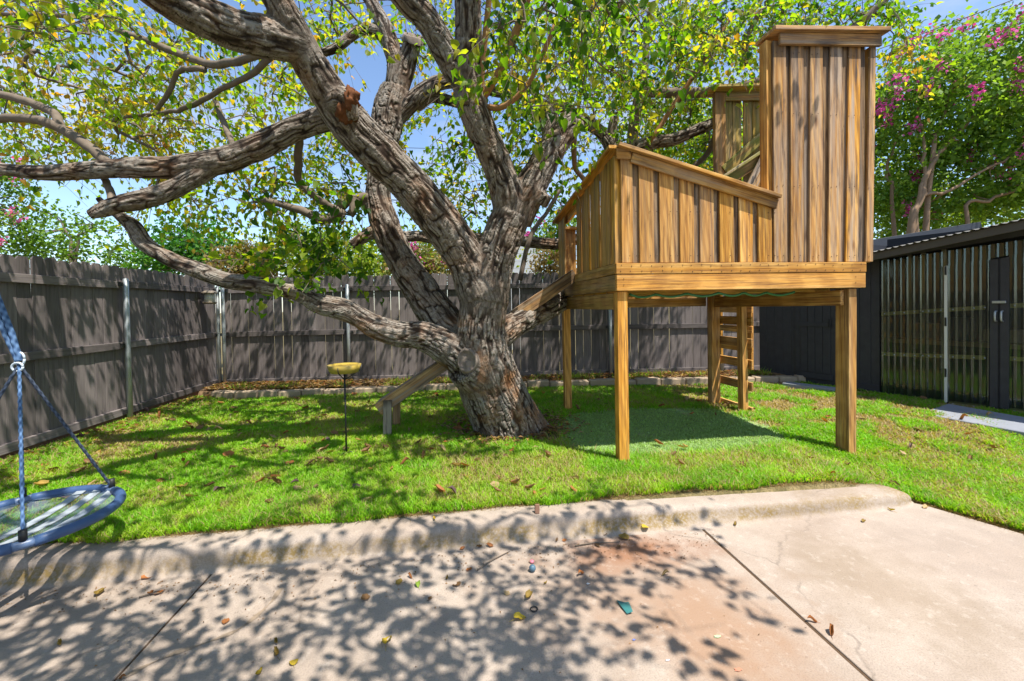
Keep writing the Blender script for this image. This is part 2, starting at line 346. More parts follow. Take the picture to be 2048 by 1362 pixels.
BATT = m_plain('batten_wood', (.36, .33, .15), .6, .3, 0, .3, 10); STUD = m_plain('stud_wood', (.13, .125, .08), .7); WHITE = m_plain('white_trim', (.62, .62, .58), .6, .3, 0, .1, 8); GREYW = m_plain('grey_painted_ply', (.22, .235, .27), .75, .2, 0, .22, 5)
STONE = m_plain('limestone', (.36, .28, .20), .9, .15, 0, .35, 7); SLATEB = m_plain('reddish_board', (.15, .075, .05), .8, .2, 0, .3, 8); POLY = m_poly(); ROOFT = m_plain('roof_sheet', (.20, .19, .18), .5, .4, .2, .2, 6)

# ---------------------------------------------------------------- ground
def lawn_h(x, y):
    x = np.asarray(x, float); y = np.asarray(y, float)
    z = .012*(fbm(np.stack([x*1.3, y*1.3, x*0], -1).reshape(-1, 3), 3).reshape(x.shape)-.5)
    k = np.clip((x-2.75)/.5, 0, 1)*np.clip((4.2-y)/1.6, 0, 1); k = k*k*(3-2*k)
    return z-.128*k
def kerb_back(x): return 2.80+.02*np.sin(np.asarray(x)*.9)
def slab_edge(x_or_y): return 3.30+(2.6-x_or_y)*.42
gm = np_mesh('ground', np.array([(-400, -400, -.3), (400, -400, -.3), (400, 400, -.3), (-400, 400, -.3)]), np.array([(0, 1, 2, 3)]))
tag(mobj('ground', gm, SOIL), 'bare dry ground around and beyond the yard', None, None, 'structure')
# lawn sheet
gx = np.arange(-4.6, 8.01, .1); gy = np.arange(-1.0, 8.41, .1); X, Y = np.meshgrid(gx, gy); Z = lawn_h(X, Y)
under = (Y < kerb_back(X)-.02) & (X < slab_edge(Y)-.09)
Z = np.where(under, -.24, Z); nx = len(gx); ii, jj = np.meshgrid(np.arange(len(gy)-1), np.arange(nx-1), indexing='ij'); a = ii*nx+jj
lm = np_mesh('lawn', np.stack([X, Y, Z], -1).reshape(-1, 3), np.stack([a, a+1, a+nx+1, a+nx], -1).reshape(-1, 4), True)
tag(mobj('lawn', lm, SOIL), 'soil under the lawn', None, None, 'structure')
# concrete slabs with open joints
JOINTS = [-1.385, 1.565]
def slab(x0, x1, x1b=None):
    n = 14; ys = np.linspace(-1.5, 2.60, n); pts = []
    if x1b is None: pts = [(x0, -1.5), (x1, -1.5), (x1, 2.66), (x0, 2.66)]
    else: pts = [(x0, -1.5), (slab_edge(-1.5), -1.5)]+[(slab_edge(y), y) for y in ys[1:]]+[(3.26, 2.66), (x0, 2.66)]
    bm = bmesh.new(); t = [bm.verts.new((x, y, -.12)) for x, y in pts]; b = [bm.verts.new((x, y, -.22)) for x, y in pts]
    top = bm.faces.new(t); bm.faces.new(b[::-1])
    for i in range(len(pts)): bm.faces.new((t[i], b[i], b[(i+1) % len(pts)], t[(i+1) % len(pts)]))
    bmesh.ops.recalc_face_normals(bm, faces=bm.faces)
    bmesh.ops.bevel(bm, geom=[e for e in bm.edges if all(v.co.z > -.13 for v in e.verts)], offset=.0025, segments=1, affect='EDGES')
    return tag(bm_obj('concrete_slab', bm, CONC), 'pinkish beige concrete paving slab', None, None, 'structure')
slab(-6.5, JOINTS[0]-.006); slab(JOINTS[0]+.006, JOINTS[1]-.009); slab(JOINTS[1]+.009, 9, 1)
JF = m_plain('joint_dirt', (.085, .055, .035), .95, .1, 0, .5, 50)
for x_, w_ in ((JOINTS[0], .0058), (JOINTS[1], .0088)):
    jm = np_mesh('joint_filler', np.array([(x_-w_, -1.5, -.126), (x_+w_, -1.5, -.126), (x_+w_, 2.6, -.126), (x_-w_, 2.6, -.126)]), np.array([(0, 1, 2, 3)])); tag(mobj('joint_filler', jm, JF), 'dirt filled joint between the slabs', None, None, 'structure')
# rolled kerb
prof = [(2.575, -.121), (2.60, -.117), (2.618, -.10), (2.632, -.07), (2.642, -.035), (2.652, -.012), (2.668, .001), (2.70, .006), (2.75, .007), (2.80, .006), (2.86, -.004), (2.87, -.2)]
xs = np.concatenate([np.linspace(-6.5, 3.0, 320), 3.0+np.linspace(.03, .28, 10)]); V = []
for x in xs:
    k = max(0, (x-3.0)/.28); sq = math.sqrt(max(0, 1-k*k))
    for y, z in prof:
        w = .012*math.sin(x*1.7)+.006*math.sin(x*5.1); V.append((x, 2.80+(y-2.80)*(.35+.65*sq)+w*(z > -.1), -.121+(z+.121)*(.15+.85*sq)*(1-.30*min(1, max(0, (x-.9)/2.1))) if z > -.19 else z))
V = np.array(V); V[:, 1] += .012*(fbm(V*14, 3)-.5)*(V[:, 2] > -.11); V[:, 2] += .008*(fbm(V*11, 3)-.5)*(V[:, 2] > -.1); m = len(prof); i, j = np.meshgrid(np.arange(len(xs)-1), np.arange(m-1), indexing='ij'); a = i*m+j
km = np_mesh('kerb', V-np.array([0, 0, -.12]), np.stack([a, a+m, a+m+1, a+1], -1).reshape(-1, 4), True)
tag(mobj('kerb', km, KERB, None, (0, 0, -.12)), 'rolled concrete kerb between lawn and paving', None, None, 'structure')
# raised bed behind the stone edging
def bf_y(x): return 8.0+(-.085)*(x+4.05)
bx = np.linspace(-4.6, 6.3, 60)
def edge_y(x): return np.interp(x, [-4.2, -3.6, -3.1, .7, 3.5, 5.0, 5.9], [7.45, 7.12, 7.02, 6.95, 6.68, 6.55, 6.35])
V = np.array([(x, y, z) for x in bx for y, z in ((float(edge_y(x))+.04, -.1), (float(edge_y(x))+.06, .075), ((float(edge_y(x))+bf_y(x))/2, .10), (bf_y(x)+.5, .10))]); m = 4
V[:, 2] += .03*(fbm(V*4, 3)-.5)*(V[:, 2] > 0); i, j = np.meshgrid(np.arange(len(bx)-1), np.arange(3), indexing='ij'); a = i*m+j
tag(mobj('planting_bed', np_mesh('planting_bed', V, np.stack([a, a+m, a+m+1, a+1], -1).reshape(-1, 4), True), m_plain('mulch', (.20, .13, .075), .95, .1, 0, .5, 40)), 'narrow mulched bed along the back fence', None, None, 'structure')

# ---------------------------------------------------------------- fences
PICK = []
for k in range(6):
    w = .1385; h = 1.83+random.uniform(-.012, .012); c = .030
    PICK.append(prism_mesh('picket', [(0, 0), (w, 0), (w, h-c), (w-c*.9, h), (c*.9, h), (0, h-c)], .016, .002))
def fence(name, label, p0, d, n, zb, off, posts, gap):
    d = Vector((d[0], d[1], 0)).normalized(); rot = math.atan2(d.y, d.x); nrm = Vector((d.y, -d.x, 0))   # nrm faces the yard
    root = thing(name, label, 'fence', (p0[0], p0[1], 0)); s = 0
    for k in range(n):
        o = mobj('picket', random.choice(PICK), FEN, root); q = d*s-nrm*.012
        o.location = (q.x, q.y, zb+random.uniform(-.012, .012)); o.rotation_euler = (random.uniform(-.003, .003), random.uniform(-.003, .003), rot)
        s += .1385+random.choice([.001, .002, .003, .005, .008])*gap
    L = s; cuts = [0]+[p for p in posts if 0 < p < L]+[L]
    for z in (1.705, .945, .125):
        for a, b in zip(cuts[:-1], cuts[1:]):
            e = random.uniform(-.006, .006)
            bar('rail', d*(a+.004)+nrm*.008+Vector((0, 0, z+e)), d*(b-.004)+nrm*.008+Vector((0, 0, z+e+random.uniform(-.006, .006))), .040, .086, FEN, root)
    bar('kickboard', d*.0+nrm*-.002+Vector((0, 0, .03)), d*L+nrm*-.002+Vector((0, 0, .03)), .024, .15, SLATEB, root)
    for p in posts:
        q = d*p+nrm*.062
        tube('post', [(q.x, q.y, -.05), (q.x, q.y, .9), (q.x, q.y, 1.77), (q.x, q.y, 1.785)], [.030, .030, .030, .012], STEEL, root, 12)
        for z in (1.705, .945, .125):
            bar('bracket', d*(p-.075)+nrm*.034+Vector((0, 0, z)), d*(p-.032)+nrm*.05+Vector((0, 0, z)), .012, .05, BLACKM, root, bev=0)
            bar('bracket', d*(p+.032)+nrm*.05+Vector((0, 0, z)), d*(p+.075)+nrm*.034+Vector((0, 0, z)), .012, .05, BLACKM, root, bev=0)
    return root
fence('picket_fence', 'long dark brown picket fence on the side where the round swing hangs', (-4.13, 1.4), (0, 1), 47, .10, 0, [2.25, 4.53, 6.60], .9)
fence('picket_fence', 'dark brown picket fence across the back of the yard behind the tree', (-4.02, 8.03), (1, -.085), 70, .11, 0, [.06, 2.17, 4.55, 6.80, 8.85], 1.35)

# stone edging
edg = thing('stone_edging', 'low row of tan limestone blocks edging the back bed', 'edging', (-3.7, 7.1, 0))
x = -3.75
while x < 5.75:
    L = random.uniform(.28, .46); x2 = x+L; y1, y2 = float(edge_y(x)), float(edge_y(x2)); h = random.uniform(.10, .125)
    o = bar('stone', Vector((x+.006, y1, h/2-.02))-edg.location, Vector((x2-.006, y2, h/2-.02+random.uniform(-.006, .006)))-edg.location, random.uniform(.13, .17), h+.04, STONE, edg, bev=.014)
    x = x2

# ---------------------------------------------------------------- treehouse
TH = Vector((1.32, 3.40, 0)); th = thing('treehouse', 'wooden playhouse platform on posts with a tall board tower', 'playhouse', TH)
def tv(x, y, z): return Vector((x, y, z))-TH
def wc(g=.3, m=0, s=.6): return (max(0, g+random.uniform(-.15, .15)), max(0, m), s+random.uniform(-.2, .2), 1)
def tb(name, p0, p1, w, t, up=(0, 0, 1), g=.3, m=0, bev=.003, label=None, parent=None):
    o = bar(name, tv(*p0), tv(*p1), w, t, CED, parent or th, up, bev, wc(g, m))
    if label: o['label'] = label
    return o
X0, X1, Y0, Y1 = 1.325, 3.655, 3.40, 5.42
# posts
tb('post', (1.385, 3.475, -.06), (1.385, 3.475, 1.455), .089, .089, (0, 1, 0), .15)
tb('post', (3.545, 3.50, -.14), (3.555, 3.50, 1.455), .080, .14, (0, 1, 0), .1)
tb('post', (1.405, 5.34, -.06), (1.400, 5.34, 1.455), .089, .089, (0, 1, 0), .15)
tb('post', (3.40, 5.30, -.06), (3.40, 5.30, 1.455), .12, .10, (0, 1, 0), .1)
# rim boards
for (z0, z1, e) in ((1.462, 1.598, 0), (1.602, 1.690, .004)):
    h = z1-z0; zc = (z0+z1)/2
    tb('rim_board', (X0-e, Y0+.019-e, zc), (X1+e, Y0+.019-e, zc), .038, h, g=.15)
    tb('rim_board', (X0+.019-e, Y0+.040, zc), (X0+.019-e, Y1-.040, zc), .038, h, g=.2, m=.25)
    tb('rim_board', (X1-.019+e, Y0+.040, zc), (X1-.019+e, Y1-.040, zc), .038, h, g=.2)
    tb('rim_board', (X0, Y1-.019, zc), (4.28, Y1-.019, zc), .038, h, g=.3)
# beams and joists
tb('beam', (1.36, 3.53, 1.375), (1.36, 5.28, 1.375), .038, .14, g=.05, m=.3)
tb('beam', (3.475, 3.46, 1.375), (3.40, 5.24, 1.36), .038, .14, g=.0)
tb('beam', (1.46, 5.37, 1.375), (3.33, 5.37, 1.375), .038, .14, g=.2)
for k in range(5):
    y = 3.75+k*.36; tb('joist', (X0+.04, y, 1.50), (X1-.04, y, 1.50), .038, .12, g=.1, m=.4)
for k in range(14):
    y = Y0+.045+k*.1425
    if y+.14 < Y1: tb('floor_board', (X0+.042, y+.068, 1.578), (X1-.042, y+.068, 1.578), .136, .03, g=.2, m=.3)
# front wall: proud boards over recessed boards under a sloping cap
def captop(x): return 2.635-(x-1.36)*(.395/1.42)
def wallboard(x, w, zb, zt0, zt1, y, g, m=0, name='board', t=.018, label=None):
    o = prism(name, [(0, 0), (w, 0), (w, zt1-zb), (0, zt0-zb)], t, CED, th, tv(x, y, zb), 0, .0025, wc(g, m))
    if label: o['label'] = label
    return o
x = 1.375; k = 0
while x < 2.72:
    w = .127 if k else .10; wallboard(x, min(w, 2.78-x), 1.694, captop(x)-.03, captop(x+w)-.03, 3.402+random.uniform(0, .004), .2)
    x += .18 if k else .155; k += 1
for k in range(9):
    x = 1.45+k*.16; wallboard(x, .152, 1.694, captop(x)-.035, captop(x+.152)-.035, 3.424, .7).color[2] = .05  # recessed boards get a much darker tone than the proud ones
tb('corner_post', (1.362, 3.475, 1.692), (1.362, 3.475, 2.585), .07, .085, (0, 1, 0), .3, .2)
# cap of the sloping front wall, its fascia
a = math.atan2(-.395, 1.42)
tb('cap_board', (1.34, 3.425, captop(1.34)+.012), (2.785, 3.425, captop(2.785)+.012), .17, .03, g=.4, label='sloping cap board over the low front wall')
tb('trim_board', (1.46, 3.388, captop(1.46)-.05), (2.775, 3.388, captop(2.775)-.05), .022, .085, g=.45)
tb('trim_board', (1.33, 3.388, 2.585), (1.455, 3.388, 2.585), .022, .085, g=.35)
# tower wall
def ttop(x): return 3.60+(x-2.79)*.03
TX0, TX1 = 2.790, 3.70
x = 2.792; ws = [.122, .125, .125, .127, .13, .075]; xs_ = [2.756, 2.917, 3.097, 3.277, 3.455, 3.655]
for x, w in zip(xs_, ws):
    o = prism('board', [(0, 0), (w, 0), (w+.035*((x+w-2.79)/.9), ttop(x)-1.694), (.02*max(0, (x-2.79)/.9)*3, ttop(x)-1.694)], .019, CED, th, tv(x, 3.399+random.uniform(0, .004), 1.694), 0, .0025, wc(.72, 0, .62))
for k in range(6):
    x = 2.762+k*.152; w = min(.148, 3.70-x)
    o = prism('board', [(0, 0), (w, 0), (w+.01, ttop(x)-1.70), (0, ttop(x)-1.70)], .018, CED, th, tv(x, 3.424, 1.694), 0, .0025, wc(.7)); o.color[2] = .08  # the tower's recessed boards are toned darker too
tb('tower_post', (2.752, 3.475, 1.692), (2.752, 3.475, 3.62), .074, .088, (0, 1, 0), .05)
tb('tower_post', (3.715, 3.475, 1.692), (3.752, 3.475, 3.62), .05, .088, (0, 1, 0), .4)
tb('cap_board', (2.725, 3.455, 3.668), (3.845, 3.455, 3.732), .25, .034, g=.55, label='flat cap board on top of the tall tower')
tb('trim_board', (2.80, 3.382, 3.605), (3.79, 3.382, 3.65), .03, .10, g=.7)
# left wall pickets, header, gap for the ramp
def sidetop(y): return 2.632-(y-3.43)*.102
def sideboard(y, w, zb, dy=0, g=.15, m=.25, x=1.330):
    o = prism('board', [(0, 0), (w, 0), (w, sidetop(y+w)-.03-zb), (0, sidetop(y)-.03-zb)], .018, CED, th, tv(x+.018, y, zb), math.pi/2, .0025, wc(g, m)); return o
for k in range(7):
    y = 3.545+k*.148; sideboard(y, .132, 1.694, x=1.330+.012*(k % 2))
for y in (5.10, 5.25): sideboard(y, .13, 1.694)
tb('corner_post', (1.372, 5.375, 1.692), (1.372, 5.375, 2.40), .08, .08, (0, 1, 0), .2, .2)
tb('cap_board', (1.352, 3.40, sidetop(3.40)+.010), (1.352, 5.50, sidetop(5.50)+.010), .16, .03, g=.2, m=.15)
tb('trim_board', (1.375, 4.50, 2.455), (1.375, 5.16, 2.395), .03, .09, g=.2)
# rear wall and the rear turret
for k in range(14):
    x = 1.42+k*.148; prism('board', [(0, 0), (.134, 0), (.134, .62+.035*k*(k > 2)), (0, .62+.035*k*(k > 2))], .018, CED, th, tv(x, 5.375+.014*(k % 2), 1.694), 0, .0025, wc(.25, .2))
tb('cap_board', (1.36, 5.38, 2.335), (1.80, 5.38, 2.335), .13, .03, g=.3, m=.2)
tb('turret_post', (3.525, 5.33, 1.70), (3.525, 5.33, 4.13), .15, .06, (0, 1, 0), .25)
for k in range(5):
    x = 3.60+k*.145; prism('board', [(0, 0), (.125, 0), (.125, 2.42), (0, 2.42)], .018, CED, th, tv(x, 5.345+.016*(k % 2), 1.70), 0, .0025, wc(.55, .45))
tb('cap_board', (3.36, 5.34, 4.155), (4.38, 5.34, 4.235), .30, .034, g=.8, m=.5)
tb('trim_board', (3.60, 5.315, 4.075), (4.32, 5.315, 4.12), .028, .10, g=.5, m=.6)
tb('turret_post', (4.28, 5.36, 1.70), (4.28, 5.36, 4.12), .09, .06, (0, 1, 0), .3)
tb('diagonal_board', (3.57, 5.30, 3.10), (4.24, 5.30, 3.66), .03, .13, g=.5, m=.8)
tb('diagonal_board', (3.47, 5.24, 2.97), (4.24, 5.24, 3.45), .09, .035, g=.8, m=.6)
tb('diagonal_board', (3.52, 5.27, 2.90), (4.24, 5.27, 3.36), .025, .13, g=.0, m=1.3, label='mossy green diagonal board')
tb('brace', (3.80, 5.20, 2.70), (4.16, 5.20, 3.36), .025, .145, g=.85, label='pale weathered brace')
# right wall (inside faces the yard)
for k in range(12):
    y = 3.56+k*.150; prism('board', [(0, 0), (.135, 0), (.135, 1.0), (0, 1.0)], .018, CED, th, tv(3.648, y, 1.694), math.pi/2, .0025, wc(.4, .1))
tb('cap_board', (3.645, 3.53, 2.71), (3.645, 5.36, 2.71), .12, .03, g=.4)
# ladder on the right side
tb('ladder_stile', (3.46, 4.80, -.05), (3.445, 4.80, 1.44), .07, .10, (0, 1, 0), .1)
for z in (.03, .33, .60, .855, 1.12, 1.36):
    tb('rung', (3.512, 4.70, z), (3.490, 5.36, z), .026, .105, g=.2)
tb('ladder_stile', (3.93, 5.30, .44), (3.93, 5.30, 1.60), .038, .085, (0, 1, 0), .05)
tb('ladder_stile', (3.93, 5.96, .44), (3.93, 5.96, 1.60), .038, .085, (0, 1, 0), .05)
for z in (.72, .98, 1.25, 1.5): tb('rung', (3.905, 5.22, z), (3.905, 6.02, z), .025, .09, g=.1)
tb('ladder_rail', (3.655, 5.41, 1.55), (3.93, 5.98, 1.55), .038, .09, g=.2)
# green hose slung below the floor
P = []
for k in range(57):
    t = k/56; P.append((1.52+t*1.62, 3.60+.05*math.sin(t*9), 1.437-.028*abs(math.sin(t*math.pi*6))))
hose = tube('hanging_hose', np.array(P), .011, m_plain('green_hose', (.03, .16, .06), .4, .5), None, 8)
tag(hose, 'green garden hose looped beneath the playhouse floor', 'hose')

# ramp
rp = thing('ramp', 'long weathered plank ramp leaning past the trunk up to the playhouse', 'ramp', (-.76, 4.80, 0))
def rb(name, p0, p1, w, t, g=.7, up=(0, 0, 1), m=0): return bar(name, Vector(p0)-rp.location, Vector(p1)-rp.location, w, t, CED, rp, up, .003, (g, m, .2, 1))
rb('plank', (-.86, 4.72, .315), (1.30, 4.74, 1.70), .135, .038, 1.0); rb('plank', (-.86, 4.865, .315), (1.30, 4.885, 1.70), .135, .038, .9)
rb('stringer', (-.83, 4.645, .285), (1.335, 4.655, 1.69), .034, .135, .8)
rb('leg', (-.735, 4.60, -.03), (-.725, 4.61, .385), .085, .034, 1.1, (0, 1, 0)); rb('leg', (-.69, 4.95, -.03), (-.675, 4.94, .36), .085, .034, .5, (0, 1, 0))
rb('cleat', (-.74, 4.63, .30), (-.74, 4.94, .30), .038, .06, .6)

# bird bath
bb = gz(693, 912); bd = thing('bird_bath', 'shallow yellow dish on a thin black pole in the lawn', 'bird bath', tuple(bb))
tube('pole', [(0, 0, -.1), (0, .002, .4), (0, 0, .76)], [.008, .008, .008], BLACKM, bd)
V, Q = lathe([(0.0, .765), (.118, .77), (.135, .80), (.148, .842), (.142, .843), (.128, .805), (.0, .785)], 32)
mobj('dish', quads_mesh('dish', [(V, Q)]), m_plain('yellow_glaze', (.36, .26, .05), .3, .5, 0, .2, 10), bd)
V, Q = lathe([(0, .822), (.138, .822), (.139, .826), (0, .826)], 32); mobj('water', quads_mesh('water', [(V, Q)]), m_plain('murky_water', (.22, .15, .07), .15, .5), bd)
for k in range(3):
    a = k*2.094+.4; tube('holder', [(0, 0, .70), (.09*math.cos(a), .09*math.sin(a), .755), (.143*math.cos(a), .143*math.sin(a), .785), (.152*math.cos(a), .152*math.sin(a), .83)], .004, BLACKM, bd, 6)
for k in range(3):
    a = k*2.094; tube('foot', [(0, 0, .03), (.04*math.cos(a), .04*math.sin(a), .04), (.11*math.cos(a), .11*math.sin(a), .0)], .005, BLACKM, bd, 6)
# feeder on the side fence
fp = onp(419, 595, (-3.98, 0, 0), (1, 0, 0)); fd = thing('bird_feeder', 'small white bird feeder with a cap hanging on the side fence', 'feeder', tuple(fp))
for nm, pr, mt in (('body', [(0, -.075), (.072, -.075), (.072, .07), (0, .07)], m_plain('feeder_glass', (.60, .61, .58), .25, .5)), ('roof', [(0, .125), (.03, .12), (.075, .105), (.125, .072), (.12, .066), (0, .066)], m_plain('feeder_roof', (.20, .165, .13), .6)),
                   ('tray', [(0, -.105), (.085, -.105), (.10, -.085), (.10, -.073), (0, -.073)], m_plain('feeder_tray', (.22, .18, .13), .7))):
    V, Q = lathe(pr, 20); mobj(nm, quads_mesh(nm, [(V, Q)]), mt, fd)
tube('hook', [(0, 0, .12), (0, 0, .17), (-.05, 0, .19), (-.10, 0, .17)], .004, BLACKM, fd, 6)

# ---------------------------------------------------------------- shed
SD0 = np.array([6.0, 5.42, 0.0]); sd = np.array([.310, -.951, 0]); sd /= np.linalg.norm(sd); sn = np.array([sd[1], -sd[0], 0.0])   # sn faces the yard
def sp(px, py, off=0.0):
    q = onp(px, py, SD0+sn*off, sn)-SD0; return float(q@sd), float(q[2])
def W(s, z, off=0.0): return SD0+sd*s+sn*off+np.array([0, 0, z])
sh = thing('garden_shed', 'dark lean-to shed with clear corrugated panels and doors', 'shed', tuple(SD0)); SHL = Vector(SD0)
rots = math.atan2(sd[1], sd[0])
def swall(name, poly, off, t, mat, parent=None, bev=.002):
    """outline in shed coordinates (s,z); 'off' is its yard-side face"""
    s0 = poly[0][0]; z0 = poly[0][1]
    me = prism_mesh(name, [(s-s0, z-z0) for s, z in poly], t, bev)
    o = mobj(name, me, mat, parent or sh)
    p = W(s0, z0, off)-SD0 if parent is None else W(s0, z0, off)-SD0
    o.location = p; o.rotation_euler = (0, 0, rots); return o
sW0 = sp(1519, 700)[0]; sW1 = sp(1760, 700)[0]
def eave(s): # height of the roof underside over the wall line
    (a, za), (b, zb) = sp(1740, 520), sp(2048, 468); return za+(zb-za)*(s-a)/(b-a)
# local thickness runs away from the yard: prism's +Y is the inner side after rotation
s = sW0
while s < sW1-.02:
    w = min(.142, sW1-s); swall('plank', [(s, .06), (s+w-.005, .06), (s+w-.005, eave(s+w)+.02), (s, eave(s)+.02)], 0, .022, DARKW); s += w
dl, db = sp(1600, 752); dr, dt = sp(1668, 640)
door = swall('door_frame', [(dl-.06, .09), (dr+.05, .09), (dr+.05, dt+.33), (dl-.06, dt+.33)], .022, .018, DARKW); door['label'] = 'small black plank door in the shed wall'
for k in range(4):
    w = (dr-dl-.06)/4; s0 = dl+.03+k*w
    o = swall('door_plank', [(s0, .20), (s0+w-.008, .20), (s0+w-.008, dt+.25), (s0, dt+.25)], .034, .010, DARKW)
swall('hinge_strap', [(dl, dt-.11), (dr-.06, dt-.11), (dr-.06, dt-.04), (dl, dt-.04)], .046, .010, DARKW)
swall('hinge_strap', [(dl-.02, .10), (dr, .10), (dr, .19), (dl-.02, .19)], .046, .010, DARKW)
swall('latch', [(dr-.05, dt-.12), (dr-.02, dt-.12), (dr-.02, dt+.02), (dr-.05, dt+.02)], .055, .02, BLACKM)
swall('sill_board', [(sW0+.1, .02), (sW1, .02), (sW1, .12), (sW0+.1, .12)], .018, .014, DARKW)
# inside of the glazed part
sE = sp(2048, 700)[0]+1.2
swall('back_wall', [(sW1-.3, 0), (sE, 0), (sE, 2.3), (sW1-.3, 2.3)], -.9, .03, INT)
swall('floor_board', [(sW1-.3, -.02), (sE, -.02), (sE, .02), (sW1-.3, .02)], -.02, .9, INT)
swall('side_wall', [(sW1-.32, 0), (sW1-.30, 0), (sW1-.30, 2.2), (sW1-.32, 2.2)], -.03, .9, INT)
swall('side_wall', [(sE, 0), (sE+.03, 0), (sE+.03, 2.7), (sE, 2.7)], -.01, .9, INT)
swall('shelf', [(sW1-.25, .72), (sE, .72), (sE, .78), (sW1-.25, .78)], -.35, .4, m_plain('shelf_wood', (.15, .11, .07), .8))
for (s_, z_, w_, h_, c_) in ((.25, .79, .28, .22, (.10, .07, .05)), (.62, .79, .2, .3, (.03, .04, .06)), (.95, .79, .35, .16, (.16, .13, .10)), (1.5, .79, .3, .25, (.05, .08, .05))):
    swall('stored_box', [(s_, z_), (s_+w_, z_), (s_+w_, z_+h_), (s_, z_+h_)], -.42, .2, m_plain('stored_box', c_, .7))
# corrugated sheets
def zl(px, y0, y1=None): pass
def line(pA, pB):
    (a, za), (b, zb) = sp(*pA), sp(*pB); return lambda s: za+(zb-za)*(s-a)/(b-a)
Ltop = line((1763, 522), (2047, 480)); Lbot = line((1763, 791), (1893, 806)); Ldt = line((1896, 532), (2047, 506)); Ldb = line((1898, 803), (2047, 821))
def sheet(s0, s1, fb, ft, off, parent=None, label=None):
    n = int((s1-s0)/.0060)+2; S = np.linspace(s0, s1, n); rows = 5; V = []
    for r in range(rows):
        t = r/(rows-1)
        for s in S: V.append(W(s, fb(s)*(1-t)+ft(s)*t, off+.015*max(0, math.cos(s*2*math.pi/.0705))**2.5)-SD0)
    i, j = np.meshgrid(np.arange(rows-1), np.arange(n-1), indexing='ij'); a = i*n+j
    o = mobj('corrugated_panel', np_mesh('corrugated_panel', np.array(V), np.stack([a, a+1, a+n+1, a+n], -1).reshape(-1, 4), True), POLY, parent or sh)
    return o
p1, p2, p3 = sp(1763, 650)[0], sp(1843, 650)[0], sp(1891, 650)[0]; d1a, d1b = sp(1899, 650)[0], sp(1984, 650)[0]; d2a = sp(2020, 650)[0]; d2b = d2a+(d1b-d1a)
sheet(p1, p2+.02, Lbot, Ltop, .02); sheet(p2, p3, Lbot, Ltop, .028)
sheet(p3, d2b, Ldt, Ltop, .03)
sheet(d1a, d1b, Ldb, Ldt, .04); sheet(d2a, d2b, Ldb, Ldt, .04)
def batten(s0, s1, pA, pB, parent=None, h=.05, off=.004, name='batten', mat=None):
    f = line(pA, pB); return swall(name, [(s0, f(s0)-h/2), (s1, f(s1)-h/2), (s1, f(s1)+h/2), (s0, f(s0)+h/2)], off, .03, mat or BATT, parent)
BOLT = quads_mesh('bolt', [lathe([(0, .008), (.006, .007), (.009, .003), (.009, 0)], 8)])
def bolts(s0, s1, pA, pB, n, off):
    f = line(pA, pB)
    for k in range(n):
        s = s0+(s1-s0)*(k+.5)/n; o = mobj('bolt', BOLT, STEEL, sh); o.location = W(s, f(s), off)-SD0; o.rotation_euler = (math.pi/2, 0, rots)
for pA, pB in (((1765, 628), (1985, 614)), ((1768, 708), (1985, 716)), ((1765, 790), (1985, 816))):
    batten(p1, p2-.02, pA, pB); batten(p2+.01, p3, pA, pB); batten(d1a, d1b-.06, pA, pB, off=.012); batten(d2a, d2b, pA, pB, off=.012)
    for a, b in ((p1, p2), (p2, p3), (d1a, d1b), (d2a, d2b)): bolts(a, b, pA, pB, 4, .045)
for s_ in (p1+.02, (p1+p2)/2+.08, p2, p3-.03, d2b+.1):
    swall('stud', [(s_-.022, 0), (s_+.022, 0), (s_+.022, eave(s_)), (s_-.022, eave(s_))], -.035, .04, STUD)
swall('white_strip', [(p3+.005, Lbot(p3)+.0), (d1a-.003, Ldb(d1a)+.0), (d1a-.003, Ldt(d1a)), (p3+.005, Ldt(p3))], .055, .03, WHITE)
for (a, b) in ((d1b-.005, d1b+.085), (d2a-.085, d2a+.005)):
    swall('door_stile', [(a, Ldb(a)), (b, Ldb(b)), (b, Ldt(b)-.02), (a, Ldt(a)-.02)], .05, .035, DARKW)
hz = (sp(1990, 632)[1]); hA = d1b+.05; hB = d2a-.045
for s_ in (hA, hB):
    P = [W(s_, hz-.06, .05)-SD0, W(s_, hz-.05, .085)-SD0, W(s_, hz, .095)-SD0, W(s_, hz+.05, .085)-SD0, W(s_, hz+.06, .05)-SD0]; tube('door_handle', spline(P, 4), .010, STEEL, sh)
lz = sp(2000, 604)[1]; swall('latch', [(hA-.03, lz-.015), (hB+.03, lz-.015), (hB+.03, lz+.015), (hA-.03, lz+.015)], .075, .022, STEEL)
for z_ in (.35, 1.0, 1.65): swall('hinge', [(p3+.012, z_), (p3+.03, z_), (p3+.03, z_+.11), (p3+.012, z_+.11)], .066, .012, BLACKM)
